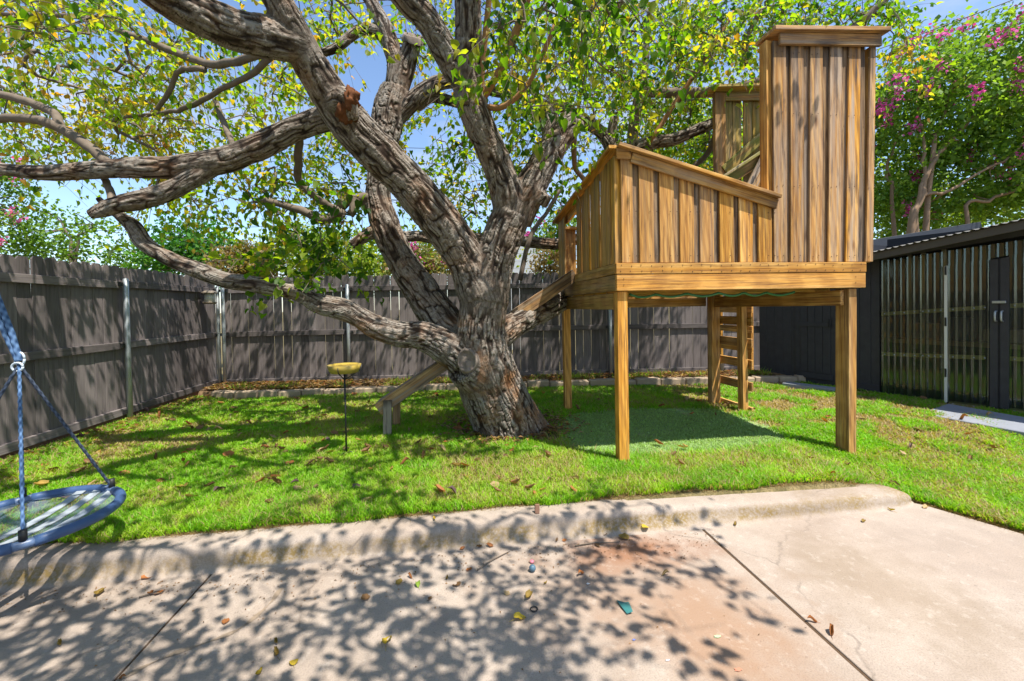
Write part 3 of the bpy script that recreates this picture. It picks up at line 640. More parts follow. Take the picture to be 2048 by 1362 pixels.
# roof edge
fA, fB = sp(1725, 511, .28), sp(2048, 441, .28); k_ = (fB[1]-fA[1])/(fB[0]-fA[0]); s0, s1 = fA[0]-.9, fB[0]+1.3
fz = lambda s: fA[1]+(s-fA[0])*k_
swall('fascia', [(s0, fz(s0)-.095), (s1, fz(s1)-.095), (s1, fz(s1)), (s0, fz(s0))], .28, .03, FASC)
n = 150; S = np.linspace(s0-.05, s1, n); V = []
for r, (off, dz) in enumerate(((.32, .012), (-.4, .10), (-1.3, .2))):
    for q in S: V.append(W(q, fz(q)+dz+.010*math.sin(q*2*math.pi/.076), off)-SD0)
i, j = np.meshgrid(np.arange(2), np.arange(n-1), indexing='ij'); a = i*n+j
mobj('roof_sheet', np_mesh('roof_sheet', np.array(V), np.stack([a, a+1, a+n+1, a+n], -1).reshape(-1, 4), True), ROOFT, sh)
swall('soffit_beam', [(s0, eave(s0)-.02), (s1, eave(s1)-.02), (s1, fz(s1)-.03), (s0, fz(s0)-.03)], .012, .06, DARKW)
# neighbour outbuilding roof behind
nb = thing('outbuilding', 'low dark flat roofed outbuilding peeking over the shed roof', 'outbuilding', tuple(at(1800, 600, 9.0)*np.array([1, 1, 0])))
q0 = at(1690, 497, 8.6); q1 = at(1960, 452, 8.9)
bar('roof_edge', Vector(q0)-nb.location, Vector(q1)-nb.location, .06, .17, m_plain('slate_fascia', (.035, .04, .055), .5), nb)
q0 = at(1690, 530, 8.7); q1 = at(1960, 500, 9.0); bar('wall', Vector((q0[0], q0[1], 1.1))-nb.location, Vector((q1[0], q1[1], 1.1))-nb.location, .05, 2.2, DARKW, nb)
# ply ramp before the shed doors
c = [gz(1840, 826, .03), gz(1896, 807, .06), gz(2048, 834, .06), gz(2048, 864, .03)]
e = [c[0]+np.array([.9, -2.2, 0])*0, c[1], c[2]+(c[2]-c[1])*1.0, c[3]+(c[3]-c[0])*.8]
bm = bmesh.new(); t_ = [bm.verts.new(p) for p in e]; b_ = [bm.verts.new(p-np.array([0, 0, .055])) for p in e]; bm.faces.new(t_); bm.faces.new(b_[::-1])
for i in range(4): bm.faces.new((t_[i], b_[i], b_[(i+1) % 4], t_[(i+1) % 4]))
bmesh.ops.recalc_face_normals(bm, faces=bm.faces); bmesh.ops.bevel(bm, geom=list(bm.edges), offset=.006, segments=1, affect='EDGES')
tag(bm_obj('entry_ramp', bm, GREYW), 'flat grey painted board ramp lying before the shed doors', 'ramp')
q0, q1 = gz(1570, 770, .03), gz(1672, 783, .03); tag(bar('threshold_step', q0, q1, .2, .09, GREYW), 'grey step board below the small black shed door', 'step')

# ---------------------------------------------------------------- the big tree
BIG = {
'trunk': [(1028, 888, 76, 4.72), (1010, 838, 66, 4.66), (986, 780, 62, 4.56), (968, 730, 61, 4.46), (961, 690, 54, 4.40), (964, 640, 48, 4.38), (968, 595, 46, 4.38), (974, 545, 32, 4.38), (980, 505, 14, 4.38)],
'rootA': [(1003, 775, 40, 4.66), (1046, 832, 34, 4.70), (1088, 868, 22, 4.74), (1125, 885, 12, 4.78)],
'rootB': [(994, 830, 36, 4.6), (988, 878, 32, 4.52)],
'rootC': [(1020, 840, 40, 4.6), (1040, 884, 30, 4.5)],
'burl': [(962, 742, 56, 4.44), (932, 718, 50, 4.32)],
'A': [(968, 590, 52, 4.38), (945, 540, 47, 4.36), (915, 490, 47, 4.3), (870, 430, 47, 4.2), (820, 370, 46, 4.1), (770, 318, 46, 3.97), (715, 265, 47, 3.84), (675, 215, 45, 3.74), (640, 160, 41, 3.6), (605, 100, 39, 3.45), (575, 40, 36, 3.3), (545, -20, 34, 3.2), (500, -120, 30, 3.0), (430, -260, 25, 2.8)],
'A2': [(590, 85, 45, 3.4), (545, 75, 48, 3.3), (490, 65, 46, 3.15), (430, 45, 45, 3.0), (370, 18, 42, 2.85), (300, -25, 38, 2.7), (210, -90, 34, 2.5), (90, -190, 28, 2.3), (-60, -300, 20, 2.1)],
'burl2': [(668, 205, 24, 3.62), (690, 200, 27, 3.56), (708, 240, 14, 3.6)],
'A3': [(660, 235, 28, 3.9), (615, 248, 28, 4.0), (560, 272, 29, 4.0), (500, 302, 30, 3.95), (430, 325, 30, 3.9), (350, 335, 26, 3.85), (270, 335, 24, 3.8), (180, 340, 22, 3.75), (90, 346, 18, 3.7), (0, 338, 15, 3.65), (-120, 325, 13, 3.6), (-300, 300, 10, 3.5)],
'A4': [(430, 330, 22, 3.9), (385, 358, 21, 3.85), (340, 382, 22, 3.8), (290, 398, 22, 3.75), (240, 408, 20, 3.7), (205, 420, 18, 3.66), (178, 431, 11, 3.63)],
'C': [(945, 705, 50, 4.46), (905, 665, 50, 4.56), (868, 618, 46, 4.66), (835, 570, 42, 4.75), (800, 515, 38, 4.8), (775, 460, 37, 4.85), (757, 400, 32, 4.9), (760, 340, 31, 4.9), (770, 280, 35, 4.95), (777, 225, 40, 4.98), (790, 180, 36, 5.0)],
'C1': [(785, 200, 26, 5.0), (793, 140, 24, 5.0), (782, 90, 22, 5.0), (765, 45, 19, 5.0), (740, 0, 17, 5.0), (715, -50, 15, 5), (690, -130, 11, 5)],
'C2': [(785, 210, 28, 5.0), (805, 150, 26, 5.0), (818, 110, 24, 4.98), (827, 78, 20, 4.95)],
'C3': [(783, 245, 22, 5), (812, 215, 23, 5), (845, 185, 21, 5), (880, 165, 19, 5), (930, 165, 16, 5.05), (1000, 185, 12, 5.2), (1060, 180, 9, 5.4)],
'C4': [(835, 215, 12, 5.05), (862, 195, 14, 5.1), (895, 200, 14, 5.15), (940, 215, 11, 5.2)],
'C1b': [(780, 90, 14, 5), (757, 66, 15, 5), (725, 58, 14, 4.98), (695, 78, 13, 4.95), (668, 98, 12, 4.9), (630, 108, 10, 4.9)],
'C5': [(765, 455, 20, 4.85), (735, 470, 16, 4.8), (702, 490, 12, 4.75)],
'D': [(925, 715, 46, 4.36), (885, 690, 40, 4.32), (845, 672, 34, 4.28), (800, 668, 30, 4.24), (755, 655, 27, 4.2), (715, 632, 24, 4.15), (685, 618, 27, 4.12), (640, 608, 25, 4.1), (600, 588, 20, 4.05), (550, 575, 19, 4.0), (500, 568, 20, 3.98), (450, 560, 19, 3.95), (400, 542, 20, 3.92), (355, 525, 18, 3.9), (315, 505, 17, 3.88), (285, 482, 19, 3.86), (268, 455, 18, 3.85), (240, 432, 12, 3.83), (215, 415, 9, 3.82), (195, 395, 7, 3.8)],
'B': [(968, 600, 50, 4.38), (982, 540, 47, 4.38), (1003, 480, 46, 4.36), (1022, 430, 44, 4.36)],
'B1': [(1018, 440, 36, 4.36), (1012, 380, 38, 4.3), (990, 320, 36, 4.22), (968, 270, 36, 4.15), (945, 215, 36, 4.1), (937, 170, 36, 4.05), (937, 100, 33, 4.0), (936, 30, 32, 3.95), (935, -40, 31, 3.9), (930, -140, 28, 3.8), (950, -280, 22, 3.7)],
'B3': [(938, 185, 28, 4.05), (912, 140, 31, 4.0), (885, 90, 32, 3.9), (855, 40, 32, 3.8), (815, 0, 31, 3.7), (775, -45, 29, 3.6), (700, -130, 25, 3.4), (600, -240, 20, 3.2)],
'B2': [(1032, 440, 38, 4.4), (1055, 385, 40, 4.42), (1082, 335, 36, 4.45), (1108, 290, 34, 4.5), (1135, 255, 30, 4.52), (1148, 240, 24, 4.53)],
'B2b': [(1108, 290, 26, 4.55), (1102, 255, 24, 4.6), (1096, 225, 22, 4.65)],
'B2k': [(1075, 400, 28, 4.38), (1088, 384, 22, 4.34)],
'E': [(985, 680, 40, 4.5), (1020, 655, 32, 4.65), (1060, 632, 30, 4.85), (1095, 614, 29, 5.1), (1125, 595, 28, 5.4), (1180, 540, 25, 6.0), (1215, 450, 21, 6.2), (1226, 370, 17, 6.3), (1226, 310, 17, 6.3), (1205, 268, 15, 6.3), (1170, 243, 14, 6.2), (1135, 220, 13, 6.1), (1100, 205, 12, 6.0)],
'G': [(1218, 430, 17, 6.25), (1240, 340, 16, 6.2), (1270, 298, 16, 6.2), (1310, 284, 15, 6.15), (1350, 278, 14, 6.1), (1390, 262, 13, 6.1), (1432, 244, 12, 6.1), (1480, 225, 9, 6.1)],
'Hh': [(775, 480, 14, 4.9), (830, 472, 13, 5.1), (880, 478, 13, 5.3), (950, 475, 12, 5.5), (1010, 478, 13, 5.7), (1070, 485, 14, 5.85), (1120, 487, 14, 5.95), (1180, 470, 12, 6.1)],
}
SMALL = [
[(1226, 320, 13, 6.3), (1224, 280, 12, 6.3), (1228, 235, 8, 6.3)],
[(1262, 300, 11, 6.2), (1268, 250, 11, 6.2), (1278, 190, 10, 6.2), (1290, 130, 8, 6.2), (1292, 80, 6, 6.2), (1300, 20, 5, 6.1)],
[(1282, 186, 9, 6.2), (1340, 186, 10, 6.2), (1400, 185, 10, 6.2), (1460, 178, 9, 6.1), (1520, 163, 9, 6.0), (1580, 140, 7, 5.9)],
[(580, 105, 9, 3.6), (527, 108, 8, 3.8), (440, 130, 8, 4.2), (390, 120, 7, 4.4), (320, 92, 7, 4.5), (240, 62, 6, 4.6), (150, 32, 5, 4.7), (0, 28, 4, 4.8)],
[(540, 115, 7, 3.8), (500, 150, 6, 4), (440, 180, 5, 4.2), (385, 210, 5, 4.4), (330, 225, 4, 4.5), (240, 235, 3, 4.6)],
[(410, 140, 6, 4.3), (360, 140, 5, 4.4), (340, 180, 5, 4.5), (310, 225, 4, 4.6)],
[(470, 300, 6, 4.0), (445, 240, 6, 4.3), (430, 200, 5, 4.5)],
[(600, 260, 7, 4.1), (597, 320, 8, 4.3), (600, 365, 7, 4.5), (640, 400, 7, 4.6), (690, 430, 8, 4.7)],
[(760, 420, 12, 4.88), (700, 400, 11, 4.85), (655, 440, 9, 4.8), (600, 420, 8, 4.8), (530, 400, 6, 4.8)],
[(220, 330, 10, 3.8), (180, 295, 10, 3.85), (130, 262, 10, 3.9), (80, 240, 9, 3.9), (0, 236, 8, 4.0), (-90, 235, 6, 4.1)],
[(122, 258, 9, 3.9), (105, 225, 8, 3.95), (60, 205, 8, 4.0), (0, 188, 7, 4.05), (-90, 160, 5, 4.1)],
[(220, 418, 8, 3.7), (222, 385, 7, 3.8), (205, 350, 6, 3.9)],
[(700, 430, 8, 4.75), (720, 395, 9, 4.8), (755, 400, 10, 4.88)],
[(1040, 560, 5, 5.6), (1062, 470, 5, 5.65), (1090, 430, 4, 5.7), (1120, 380, 4, 5.7)],
[(1148, 245, 6, 4.55), (1150, 330, 5, 5.2), (1170, 360, 5, 5.5)],
[(1500, 130, 7, 5.9), (1490, 90, 6, 5.8), (1520, 20, 5, 5.6)],
[(1700, 60, 7, 5.4), (1750, 20, 6, 5.3), (1800, -30, 5, 5.2)], [(1580, 140, 7, 5.9), (1640, 100, 7, 5.6), (1700, 60, 7, 5.4)],
[(1440, 240, 7, 6.1), (1420, 300, 6, 6.3), (1380, 340, 5, 6.4)],
[(935, -40, 20, 3.9), (1000, -120, 16, 3.5), (1080, -260, 12, 2.9), (1150, -420, 9, 2.4)],
[(500, -120, 18, 3.0), (620, -260, 14, 2.6), (800, -420, 10, 2.3)],
[(210, -90, 18, 2.5), (300, -250, 14, 2.3), (450, -430, 10, 2.1)],
]
SUCKERS = [[(960, 205, 7, 4.1), (1000, 140, 8, 3.9), (1030, 70, 8, 3.75), (1056, -5, 7, 3.6), (1090, -90, 5, 3.5)],
[(968, 215, 6, 4.1), (1010, 212, 6, 4.0), (1055, 170, 5, 3.9), (1085, 110, 5, 3.8), (1110, 50, 4, 3.7)], [(962, 200, 6, 4.05), (966, 120, 6, 3.95), (978, 0, 6, 3.8), (985, -80, 4, 3.7)],
[(1300, 285, 5, 6.1), (1360, 190, 5, 6.0), (1410, 120, 4, 5.9), (1470, 20, 4, 5.8)]]
def to3(L): return np.array([[*at(p, q, D), r*D/F] for p, q, r, D in L])
tree = thing('mulberry_tree', 'big leaning old tree with ridged bark and many spreading limbs', 'tree', tuple(gz(1022, 868)+np.array([0, .2, 0]))); TL = np.array(tree.location)
segs = []; parts = []
for nm, L in BIG.items():
    S = spline(to3(L), 6); S[:, 3] *= 1.0 if nm in ('trunk', 'rootA', 'rootB', 'rootC', 'burl') else .78 if nm[0] == 'C' else (.86+.14*np.clip(1-np.arange(len(S))/9, 0, 1)) if nm in 'AB' else .84; parts.append(tube_arrays(S[:, :3]-TL, S[:, 3], 20)); segs.append(S)
bm_ = quads_mesh('trunk_base', parts, True); to_ = bpy.data.objects.new('trunk_tmp', bm_); COL.objects.link(to_)
rm = to_.modifiers.new('r', 'REMESH'); rm.mode = 'VOXEL'; rm.voxel_size = .0108
smo = to_.modifiers.new('s', 'SMOOTH'); smo.factor = .5; smo.iterations = 6
dg = bpy.context.evaluated_depsgraph_get(); tm = bpy.data.meshes.new_from_object(to_.evaluated_get(dg)); bpy.data.objects.remove(to_); bpy.data.meshes.remove(bm_)
tm.name = 'trunk'; NV = len(tm.vertices); co = np.empty(NV*3, np.float32); tm.vertices.foreach_get('co', co); co = co.reshape(-1, 3).astype(float)+TL
nr = np.empty(NV*3, np.float32); tm.vertices.foreach_get('normal', nr); nr = nr.reshape(-1, 3).astype(float)
best = np.full(NV, 1e9); sec = np.full(NV, 1e9); loc = np.zeros((NV, 3)); rad = np.zeros(NV); li = 0
for S in segs:
    c0 = 0.0; T = np.gradient(S[:, :3], axis=0); T /= np.linalg.norm(T, axis=1)[:, None]; u = np.cross(T[0], (.3, .9, .1)); li += 1
    dl = np.full(NV, 1e9); ll = np.zeros((NV, 3)); rl = np.zeros(NV)
    for i in range(len(S)-1):
        A, B = S[i, :3], S[i+1, :3]; d = B-A; Ls = np.linalg.norm(d); t = d/Ls; u = u-t*np.dot(u, t); u /= np.linalg.norm(u); v = np.cross(t, u)
        idx = np.nonzero((np.abs(co-(A+B)/2) < Ls/2+S[i, 3]+.35).all(1))[0]
        if len(idx):
            q = co[idx]-A; s = np.clip(q@t, 0, Ls); w = q-s[:, None]*t; dist = np.linalg.norm(w, axis=1)-(S[i, 3]+(S[i+1, 3]-S[i, 3])*s/Ls)
            k = dist < dl[idx]; ik = idx[k]; dl[ik] = dist[k]; ll[ik] = np.stack([w[k]@u+li*3.1, w[k]@v, s[k]+c0], 1); rl[ik] = S[i, 3]
        c0 += Ls
    k = dl < best; sec = np.where(k, best, np.minimum(sec, dl)); best = np.where(k, dl, best); loc[k] = ll[k]; rad = np.where(k, rl, rad)
fr = 30.0
warp = np.stack([fbm(co*6, 2), fbm(co*6+31, 2), fbm(co*6+77, 2)], 1)-.5
q = loc*np.array([fr, fr, fr*.14])+warp*1.3
f1 = np.abs(2*vn(q)-1); f2 = np.abs(2*vn(q*1.9+41)-1); cr = np.abs(2*vn(loc*np.array([14, 14, 12])+warp*1.5+9)-1)
def sst(a, b, x):
    t = np.clip((x-a)/(b-a), 0, 1); return t*t*(3-2*t)
ridge = sst(.0, .32, f1)*(.45+.55*sst(0, .35, f2))*(.66+.34*sst(0, .16, cr))
ridge = np.clip(ridge*(.75+.5*vn(co*21)), 0, 1)
big = fbm(co*2.6, 3)-.5
sc = np.clip(rad/.2, .25, 1)
jn = sst(.004, .055, sec-best); ridge = .5+(ridge-.5)*(.35+.65*jn)
co2 = co+nr*((ridge-.62)*.017*sc*(.3+.7*jn)+big*.045*sc)[:, None]
vcol(tm, loc, 'bk')
tm.vertices.foreach_set('co', (co2-TL).astype(np.float32).ravel())
warmk = np.clip((1.25-np.abs(co[:, 2]-.6))/1.2, .25, 1)*(fbm(co*2.1, 3) > .47)+.3*(fbm(co*4, 2) > .55)
vcol(tm, np.stack([ridge, np.clip(warmk, 0, 1), ridge], 1)); tm.polygons.foreach_set('use_smooth', np.ones(len(tm.polygons), bool)); tm.update()
mobj('trunk', tm, BARK, tree)
def scar(name, px, py, D, r, nrm, mat, label):
    p = at(px, py, D); V, Q = lathe([(r*.03, .004), (r*.3, .006), (r*.55, .001), (r*.78, -.004), (r*.92, .004), (r*1.04, .020), (r*1.18, .012), (r*1.35, -.05)], 26)
    V[:, 0] *= .82*(1+.25*(fbm(V*9, 2)-.5)); V[:, 1] *= 1+.3*(fbm(V*8+3, 2)-.5); V += np.stack([fbm(V*16+5, 3)-.5, fbm(V*16+50, 3)-.5, (fbm(V*20+90, 3)-.5)*1.3], 1)*.035
    o = mobj(name, quads_mesh(name, [(V, Q)]), mat, tree); o.location = p-TL; o.rotation_euler = Vector(nrm).to_track_quat('Z', 'Y').to_euler(); o['label'] = label; return o
CUT = m_twig('sawn_wood', (.10, .075, .062), (.27, .225, .19))
scar('cut_scar', 936, 722, 4.125, .10, (-.3, -1, .1), CUT, 'grey oval healed saw cut on the trunk')
ph = np.linspace(0, math.pi, 22); V, Q = lathe([(max(.002, .115*math.sin(a)), .115*math.cos(a)) for a in ph], 30); nn_ = V/np.linalg.norm(V, axis=1)[:, None]; V = V*np.array([.75, .8, 1.35])+nn_*((np.abs(2*fbm(V*22, 3)-1)*.09)-.03)[:, None]
o = mobj('rotten_burl', quads_mesh('rotten_burl', [(V, Q)]), m_twig('rotten_wood', (.022, .012, .008), (.24, .09, .035)), tree); o.location = at(695, 212, 3.56)-TL; o.rotation_euler = (.3, .5, 0); o['label'] = 'dark rotten burl with orange wood on the big leaning limb'
scar('cut_scar', 827, 74, 4.93, .115, (.2, -.7, .9), CUT, 'pale sawn end of a limb')
scar('cut_scar', 1150, 238, 4.52, .11, (.5, -.5, .8), CUT, 'torn end of the short limb')
scar('cut_scar', 919, 186, 3.90, .05, (-.4, -1, 0), CUT, 'small round saw cut high on the limb')

# branches: traced ones, then twigs grown to each leafy spray
nodes = []; nrad = []
for S in segs:
    for row in S[::2]:
        if row[2] > 1.3: nodes.append(row[:3]); nrad.append(row[3])
tw = []; sk_ = []
for L in SMALL:
    S = spline(to3(L), 5); S[1:-1, :3] += rng.normal(0, .004, (len(S)-2, 3)); tw.append(tube_arrays(S[:, :3]-TL, S[:, 3], 8))
    for row in S: nodes.append(row[:3]); nrad.append(row[3])
for L in SUCKERS:
    S = spline(to3(L), 5); sk_.append(tube_arrays(S[:, :3]-TL, S[:, 3], 7))
    for row in S: nodes.append(row[:3]); nrad.append(row[3])
for p_ in sk_: mobj('young_shoot', quads_mesh('young_shoot', [p_]), SUCK, tree)
# where the leafy sprays hang: (px, py, near, far, half width, half height, count, tone, leaf size)
EL = [(150, 120, 4.4, 6.8, 230, 150, 125, .5, 1), (430, 200, 4.4, 6.8, 260, 130, 125, .47, 1), (180, 270, 4.8, 6.6, 230, 70, 75, .55, 1), (470, 400, 4.6, 6.2, 190, 70, 50, .4, 1), (90, 30, 3.0, 4.2, 120, 60, 22, .4, 1),
      (610, 470, 3.8, 5.0, 120, 100, 22, .2, 1.2), (520, 540, 3.85, 4.2, 70, 40, 5, .25, 1.2), (640, 570, 3.95, 4.15, 40, 25, 3, .2, 1.15), (640, 40, 4.5, 6.5, 140, 60, 45, .4, 1), (720, 330, 5.2, 6.5, 90, 100, 36, .45, 1),
      (860, 60, 4.6, 6.5, 90, 90, 40, .4, 1), (870, 330, 5.0, 6.8, 90, 130, 38, .4, 1), (1100, 100, 3.0, 5.8, 170, 140, 105, .34, 1), (1290, 100, 4.4, 7.2, 220, 120, 185, .36, 1), (1480, 60, 4.8, 6.8, 170, 75, 95, .32, 1),
      (1230, 240, 4.6, 6.8, 160, 80, 80, .3, 1), (1060, 260, 4.2, 5.6, 90, 70, 45, .3, 1), (1370, 260, 6.4, 8.0, 110, 110, 110, .4, 1), (1650, 30, 5.0, 6.4, 190, 36, 55, .15, 1), (1800, 120, 5.4, 6.4, 50, 55, 10, .55, 1.0),
      (600, 390, 4.7, 6.2, 100, 70, 32, .45, 1), (930, 420, 5.4, 7, 60, 90, 22, .4, 1), (1130, 400, 5.4, 7, 60, 90, 18, .2, 1.1), (1190, 20, 2.6, 3.6, 120, 50, 26, .12, 1), (1000, 330, 5.4, 7, 70, 70, 18, .4, 1), (1290, 210, 6.5, 8.5, 190, 150, 90, .35, 1)]
AT = []; AC = []; AS = []
for (px, py, a, b, w, h, n, tone, ls) in EL:
    k = 0
    while k < n:
        u, v = rng.uniform(-1, 1, 2)
        if u*u+v*v > 1: continue
        P = at(px+u*w, py+v*h, rng.uniform(a, b)); k += 1
        if P[2] < 1.55: continue
        if 1.2 < P[0] < 3.9 and 3.2 < P[1] < 5.6 and P[2] < 3.9: continue
        AT.append(P); AC.append(tone+rng.normal(0, .16)); AS.append(ls)
def boxes(x0, x1, y0, y1, z0, z1, n, tone, slabside=False):
    for k in range(n):
        P = np.array([rng.uniform(x0, x1), rng.uniform(y0, y1), rng.uniform(z0, z1)]); px, py, z = proj(P)
        if z > 0 and py > -60-.8*F/max(z, .3) and -400 < px < 2450: continue
        if slabside:
            sx_, sy_ = P[0]-SD.x/SD.z*P[2], P[1]-SD.y/SD.z*P[2]
            if sx_ > .35+(sy_-1.45)*1.05+rng.normal(0, .2) or sx_ > 1.1: continue
        AT.append(P); AC.append(tone+rng.normal(0, .15)); AS.append(1)
boxes(-3.4, 2.3, -.7, 1.5, 2.2, 3.7, 1050, .35, True); boxes(1.7, 2.5, .9, 1.7, 3.0, 3.8, 8, .3); boxes(-3.8, .9, 1.2, 4.6, 3.5, 5.4, 260, .35); boxes(-6.0, -3.3, 2.0, 6.5, 2.6, 4.8, 50, .45); boxes(1.5, 3.2, 2.6, 4.6, 4.6, 5.6, 14, .3); boxes(-4.5, 4.0, 4.5, 7.5, 5.2, 6.6, 26, .35)
AT = np.array(AT); AC = np.array(AC); AS = np.array(AS)
N0 = np.array(nodes); dmin = np.array([np.min(((N0-p)**2).sum(1)) for p in AT]); order = np.argsort(dmin)
nodes = [np.array(p) for p in nodes]; par = [-1]*len(nodes); fixed = len(nodes)
kd = None; pend = []; sprays = []
def rebuild():
    k = kdtree.KDTree(len(nodes))
    for i, p in enumerate(nodes): k.insert(p, i)
    k.balance(); return k
kd = rebuild(); kdn = len(nodes)
for c_, oi in enumerate(order):
    P = AT[oi]
    if c_ % 40 == 0: kd = rebuild(); kdn = len(nodes)
    _, i, d = kd.find(P)
    for q_ in range(kdn, len(nodes)):
        dd = np.linalg.norm(nodes[q_]-P)
        if dd < d: d = dd; i = q_
    A = nodes[i]; n = max(2, int(d/.16)); bow = np.array([0, 0, .12*d])+rng.normal(0, .07*d, 3); prev = i
    for t in np.linspace(0, 1, n+1)[1:]:
        nodes.append(A+(P-A)*t+bow*4*t*(1-t)+rng.normal(0, .018, 3)); par.append(prev); prev = len(nodes)-1
    sprays.append((prev, oi))
M = len(nodes); nodes = np.array(nodes); load = np.zeros(M)
for i, _ in sprays: load[i] += 1
for i in range(M-1, fixed-1, -1): load[par[i]] += load[i]
rr = .0032*np.maximum(load, 1)**.42
i = np.arange(fixed, M); pa = np.array(par)[fixed:]; A = nodes[pa]; B = nodes[i]; ra = np.where(pa < fixed, np.minimum(rr[i]*1.25, .03), rr[pa]); rb_ = rr[i]
dv = B-A; dv /= np.linalg.norm(dv, axis=1)[:, None]+1e-9; u = np.cross(dv, np.tile([.31, .2, .93], (len(dv), 1))); u /= np.linalg.norm(u, axis=1)[:, None]; v = np.cross(dv, u); K = 5
ang = np.arange(K)*2*math.pi/K; ring = np.cos(ang)[None, :, None]*u[:, None]+np.sin(ang)[None, :, None]*v[:, None]
VV = np.concatenate([A[:, None]+ring*ra[:, None, None], B[:, None]+ring*rb_[:, None, None]], 1).reshape(-1, 3)
j = np.arange(K); k2 = (j+1) % K; base = (np.arange(len(A))*2*K)[:, None]; FF = np.stack([base+j, base+k2, base+K+k2, base+K+j], -1).reshape(-1, 4)
V1 = [x[0] for x in tw]
me = quads_mesh('branches', tw+[(VV-TL, FF)]); br = mobj('branches', me, TWIG, tree); tag(br, None, None, None, 'stuff')

# leaves
LT = np.array([(0, 0, 0), (.34, -.10, .10), (.50, .22, .20), (.34, .62, .10), (0, 1.06, -.20), (-.36, .62, .13), (-.52, .22, .15), (-.34, -.10, .06), (0, .40, 0)])
LF = np.array([(0, 1, 8), (1, 2, 8), (2, 3, 8), (3, 4, 8), (4, 5, 8), (5, 6, 8), (6, 7, 8), (7, 0, 8)])
PAL = np.array([(.030, .085, .010), (.075, .17, .012), (.16, .25, .014), (.25, .27, .030), (.34, .27, .045), (.32, .16, .03)])
def palc(t):
    t = np.clip(t, 0, 1)*(len(PAL)-1); i = np.minimum(t.astype(int), len(PAL)-2); f = (t-i)[:, None]; return PAL[i]*(1-f)+PAL[i+1]*f
LP, LD, LN, LS, LC = [], [], [], [], []; sprigs = []
for i, oi in sprays:
    A = nodes[par[i]]; B = nodes[i]; d = B-A; d /= np.linalg.norm(d)+1e-9
    n = int(rng.integers(14, 22)); d2 = d+rng.normal(0, .35, 3)+np.array([0, 0, -.25]); d2 /= np.linalg.norm(d2); Lg = rng.uniform(.35, .65)
    t = rng.uniform(-.55, 1, n); P = B+d2*(t*Lg)[:, None]+rng.normal(0, .055, (n, 3)); P[:, 2] -= .12*np.clip(t, 0, 1)**2; tt = np.linspace(-.6, 1, 5); Tq = B+d2*(tt*Lg)[:, None]; Tq[:, 2] -= .12*np.clip(tt, 0, 1)**2; sprigs.append(tube_arrays(Tq-TL, np.linspace(.0036, .0014, 5), 4, False))
    dr_ = d2+rng.normal(0, .75, (n, 3))+np.array([0, 0, -.55]); nm = rng.normal(0, .55, (n, 3))+np.array([0, 0, 1.0])
    LP.append(P); LD.append(dr_); LN.append(nm); LS.append(rng.uniform(.040, .080, n)*AS[oi]); LC.append(AC[oi]+rng.normal(.02, .2, n))
LP = np.concatenate(LP); LD = np.concatenate(LD); LN = np.concatenate(LN); LS = np.concatenate(LS); LC = np.concatenate(LC)
keep = ~((LP[:, 0] > 1.25) & (LP[:, 0] < 3.8) & (LP[:, 1] > 3.3) & (LP[:, 1] < 5.5) & (LP[:, 2] < 3.72)) & (LP[:, 2] > 1.3)
px, py, pz = proj(LP); keep &= ~((pz > .2) & (pz < 2.75) & (py > -25) & (px > -40) & (px < 2090))
LP, LD, LN, LS, LC = LP[keep], LD[keep], LN[keep], LS[keep], LC[keep]
LD /= np.linalg.norm(LD, axis=1)[:, None]; LN -= LD*(LN*LD).sum(1)[:, None]; LN /= np.linalg.norm(LN, axis=1)[:, None]; LX = np.cross(LD, LN)
def leaf_geo(idx):
    T = LT[None]*LS[idx][:, None, None]*np.array([.82, 1, 1.0])
    return LP[idx][:, None]+T[..., :1]*LX[idx][:, None]+T[..., 1:2]*LD[idx][:, None]+T[..., 2:]*LN[idx][:, None]
tag(mobj('twigs', quads_mesh('twigs', sprigs), TWIG, tree), None, None, None, 'stuff')
px, py, pz = proj(LP); size = np.where((px > 0) & (px < 2048) & (py > 0) & (py < 1362) & (pz > .5), LS/np.maximum(pz, .5), 0)
top = np.argsort(-size)[:300]; rest = np.setdiff1d(np.arange(len(LP)), top)
V = leaf_geo(rest); n = len(rest); Fc = (np.arange(n)*9)[:, None, None]+LF[None]
fm = np_mesh('foliage', V.reshape(-1, 3)-TL, Fc.reshape(-1, 3), True); vcol(fm, np.repeat(palc(LC[rest]), 9, 0)); tag(mobj('foliage', fm, LEAF, tree), None, None, None, 'stuff')
LM = []
for c in np.linspace(0.02, .8, 8):
    me = np_mesh('leaf', LT*np.array([.82, 1, 1.0]), LF, True); vcol(me, np.repeat(palc(np.array([c])), 9, 0)); me.materials.append(LEAFI); LM.append(me)
for i in top:
    o = bpy.data.objects.new('leaf', LM[int(np.clip(LC[i]/.8*7, 0, 7))]); s = float(LS[i]); x_, y_, z_ = LX[i], LD[i], LN[i]; p = LP[i]-TL
    o.parent = tree; o.matrix_local = Matrix(((x_[0]*s, y_[0]*s, z_[0]*s, p[0]), (x_[1]*s, y_[1]*s, z_[1]*s, p[1]), (x_[2]*s, y_[2]*s, z_[2]*s, p[2]), (0, 0, 0, 1))); COL.objects.link(o)
print('sprays', len(sprays), 'leaves', len(LP), 'trunk verts', NV, 'twig nodes', M)

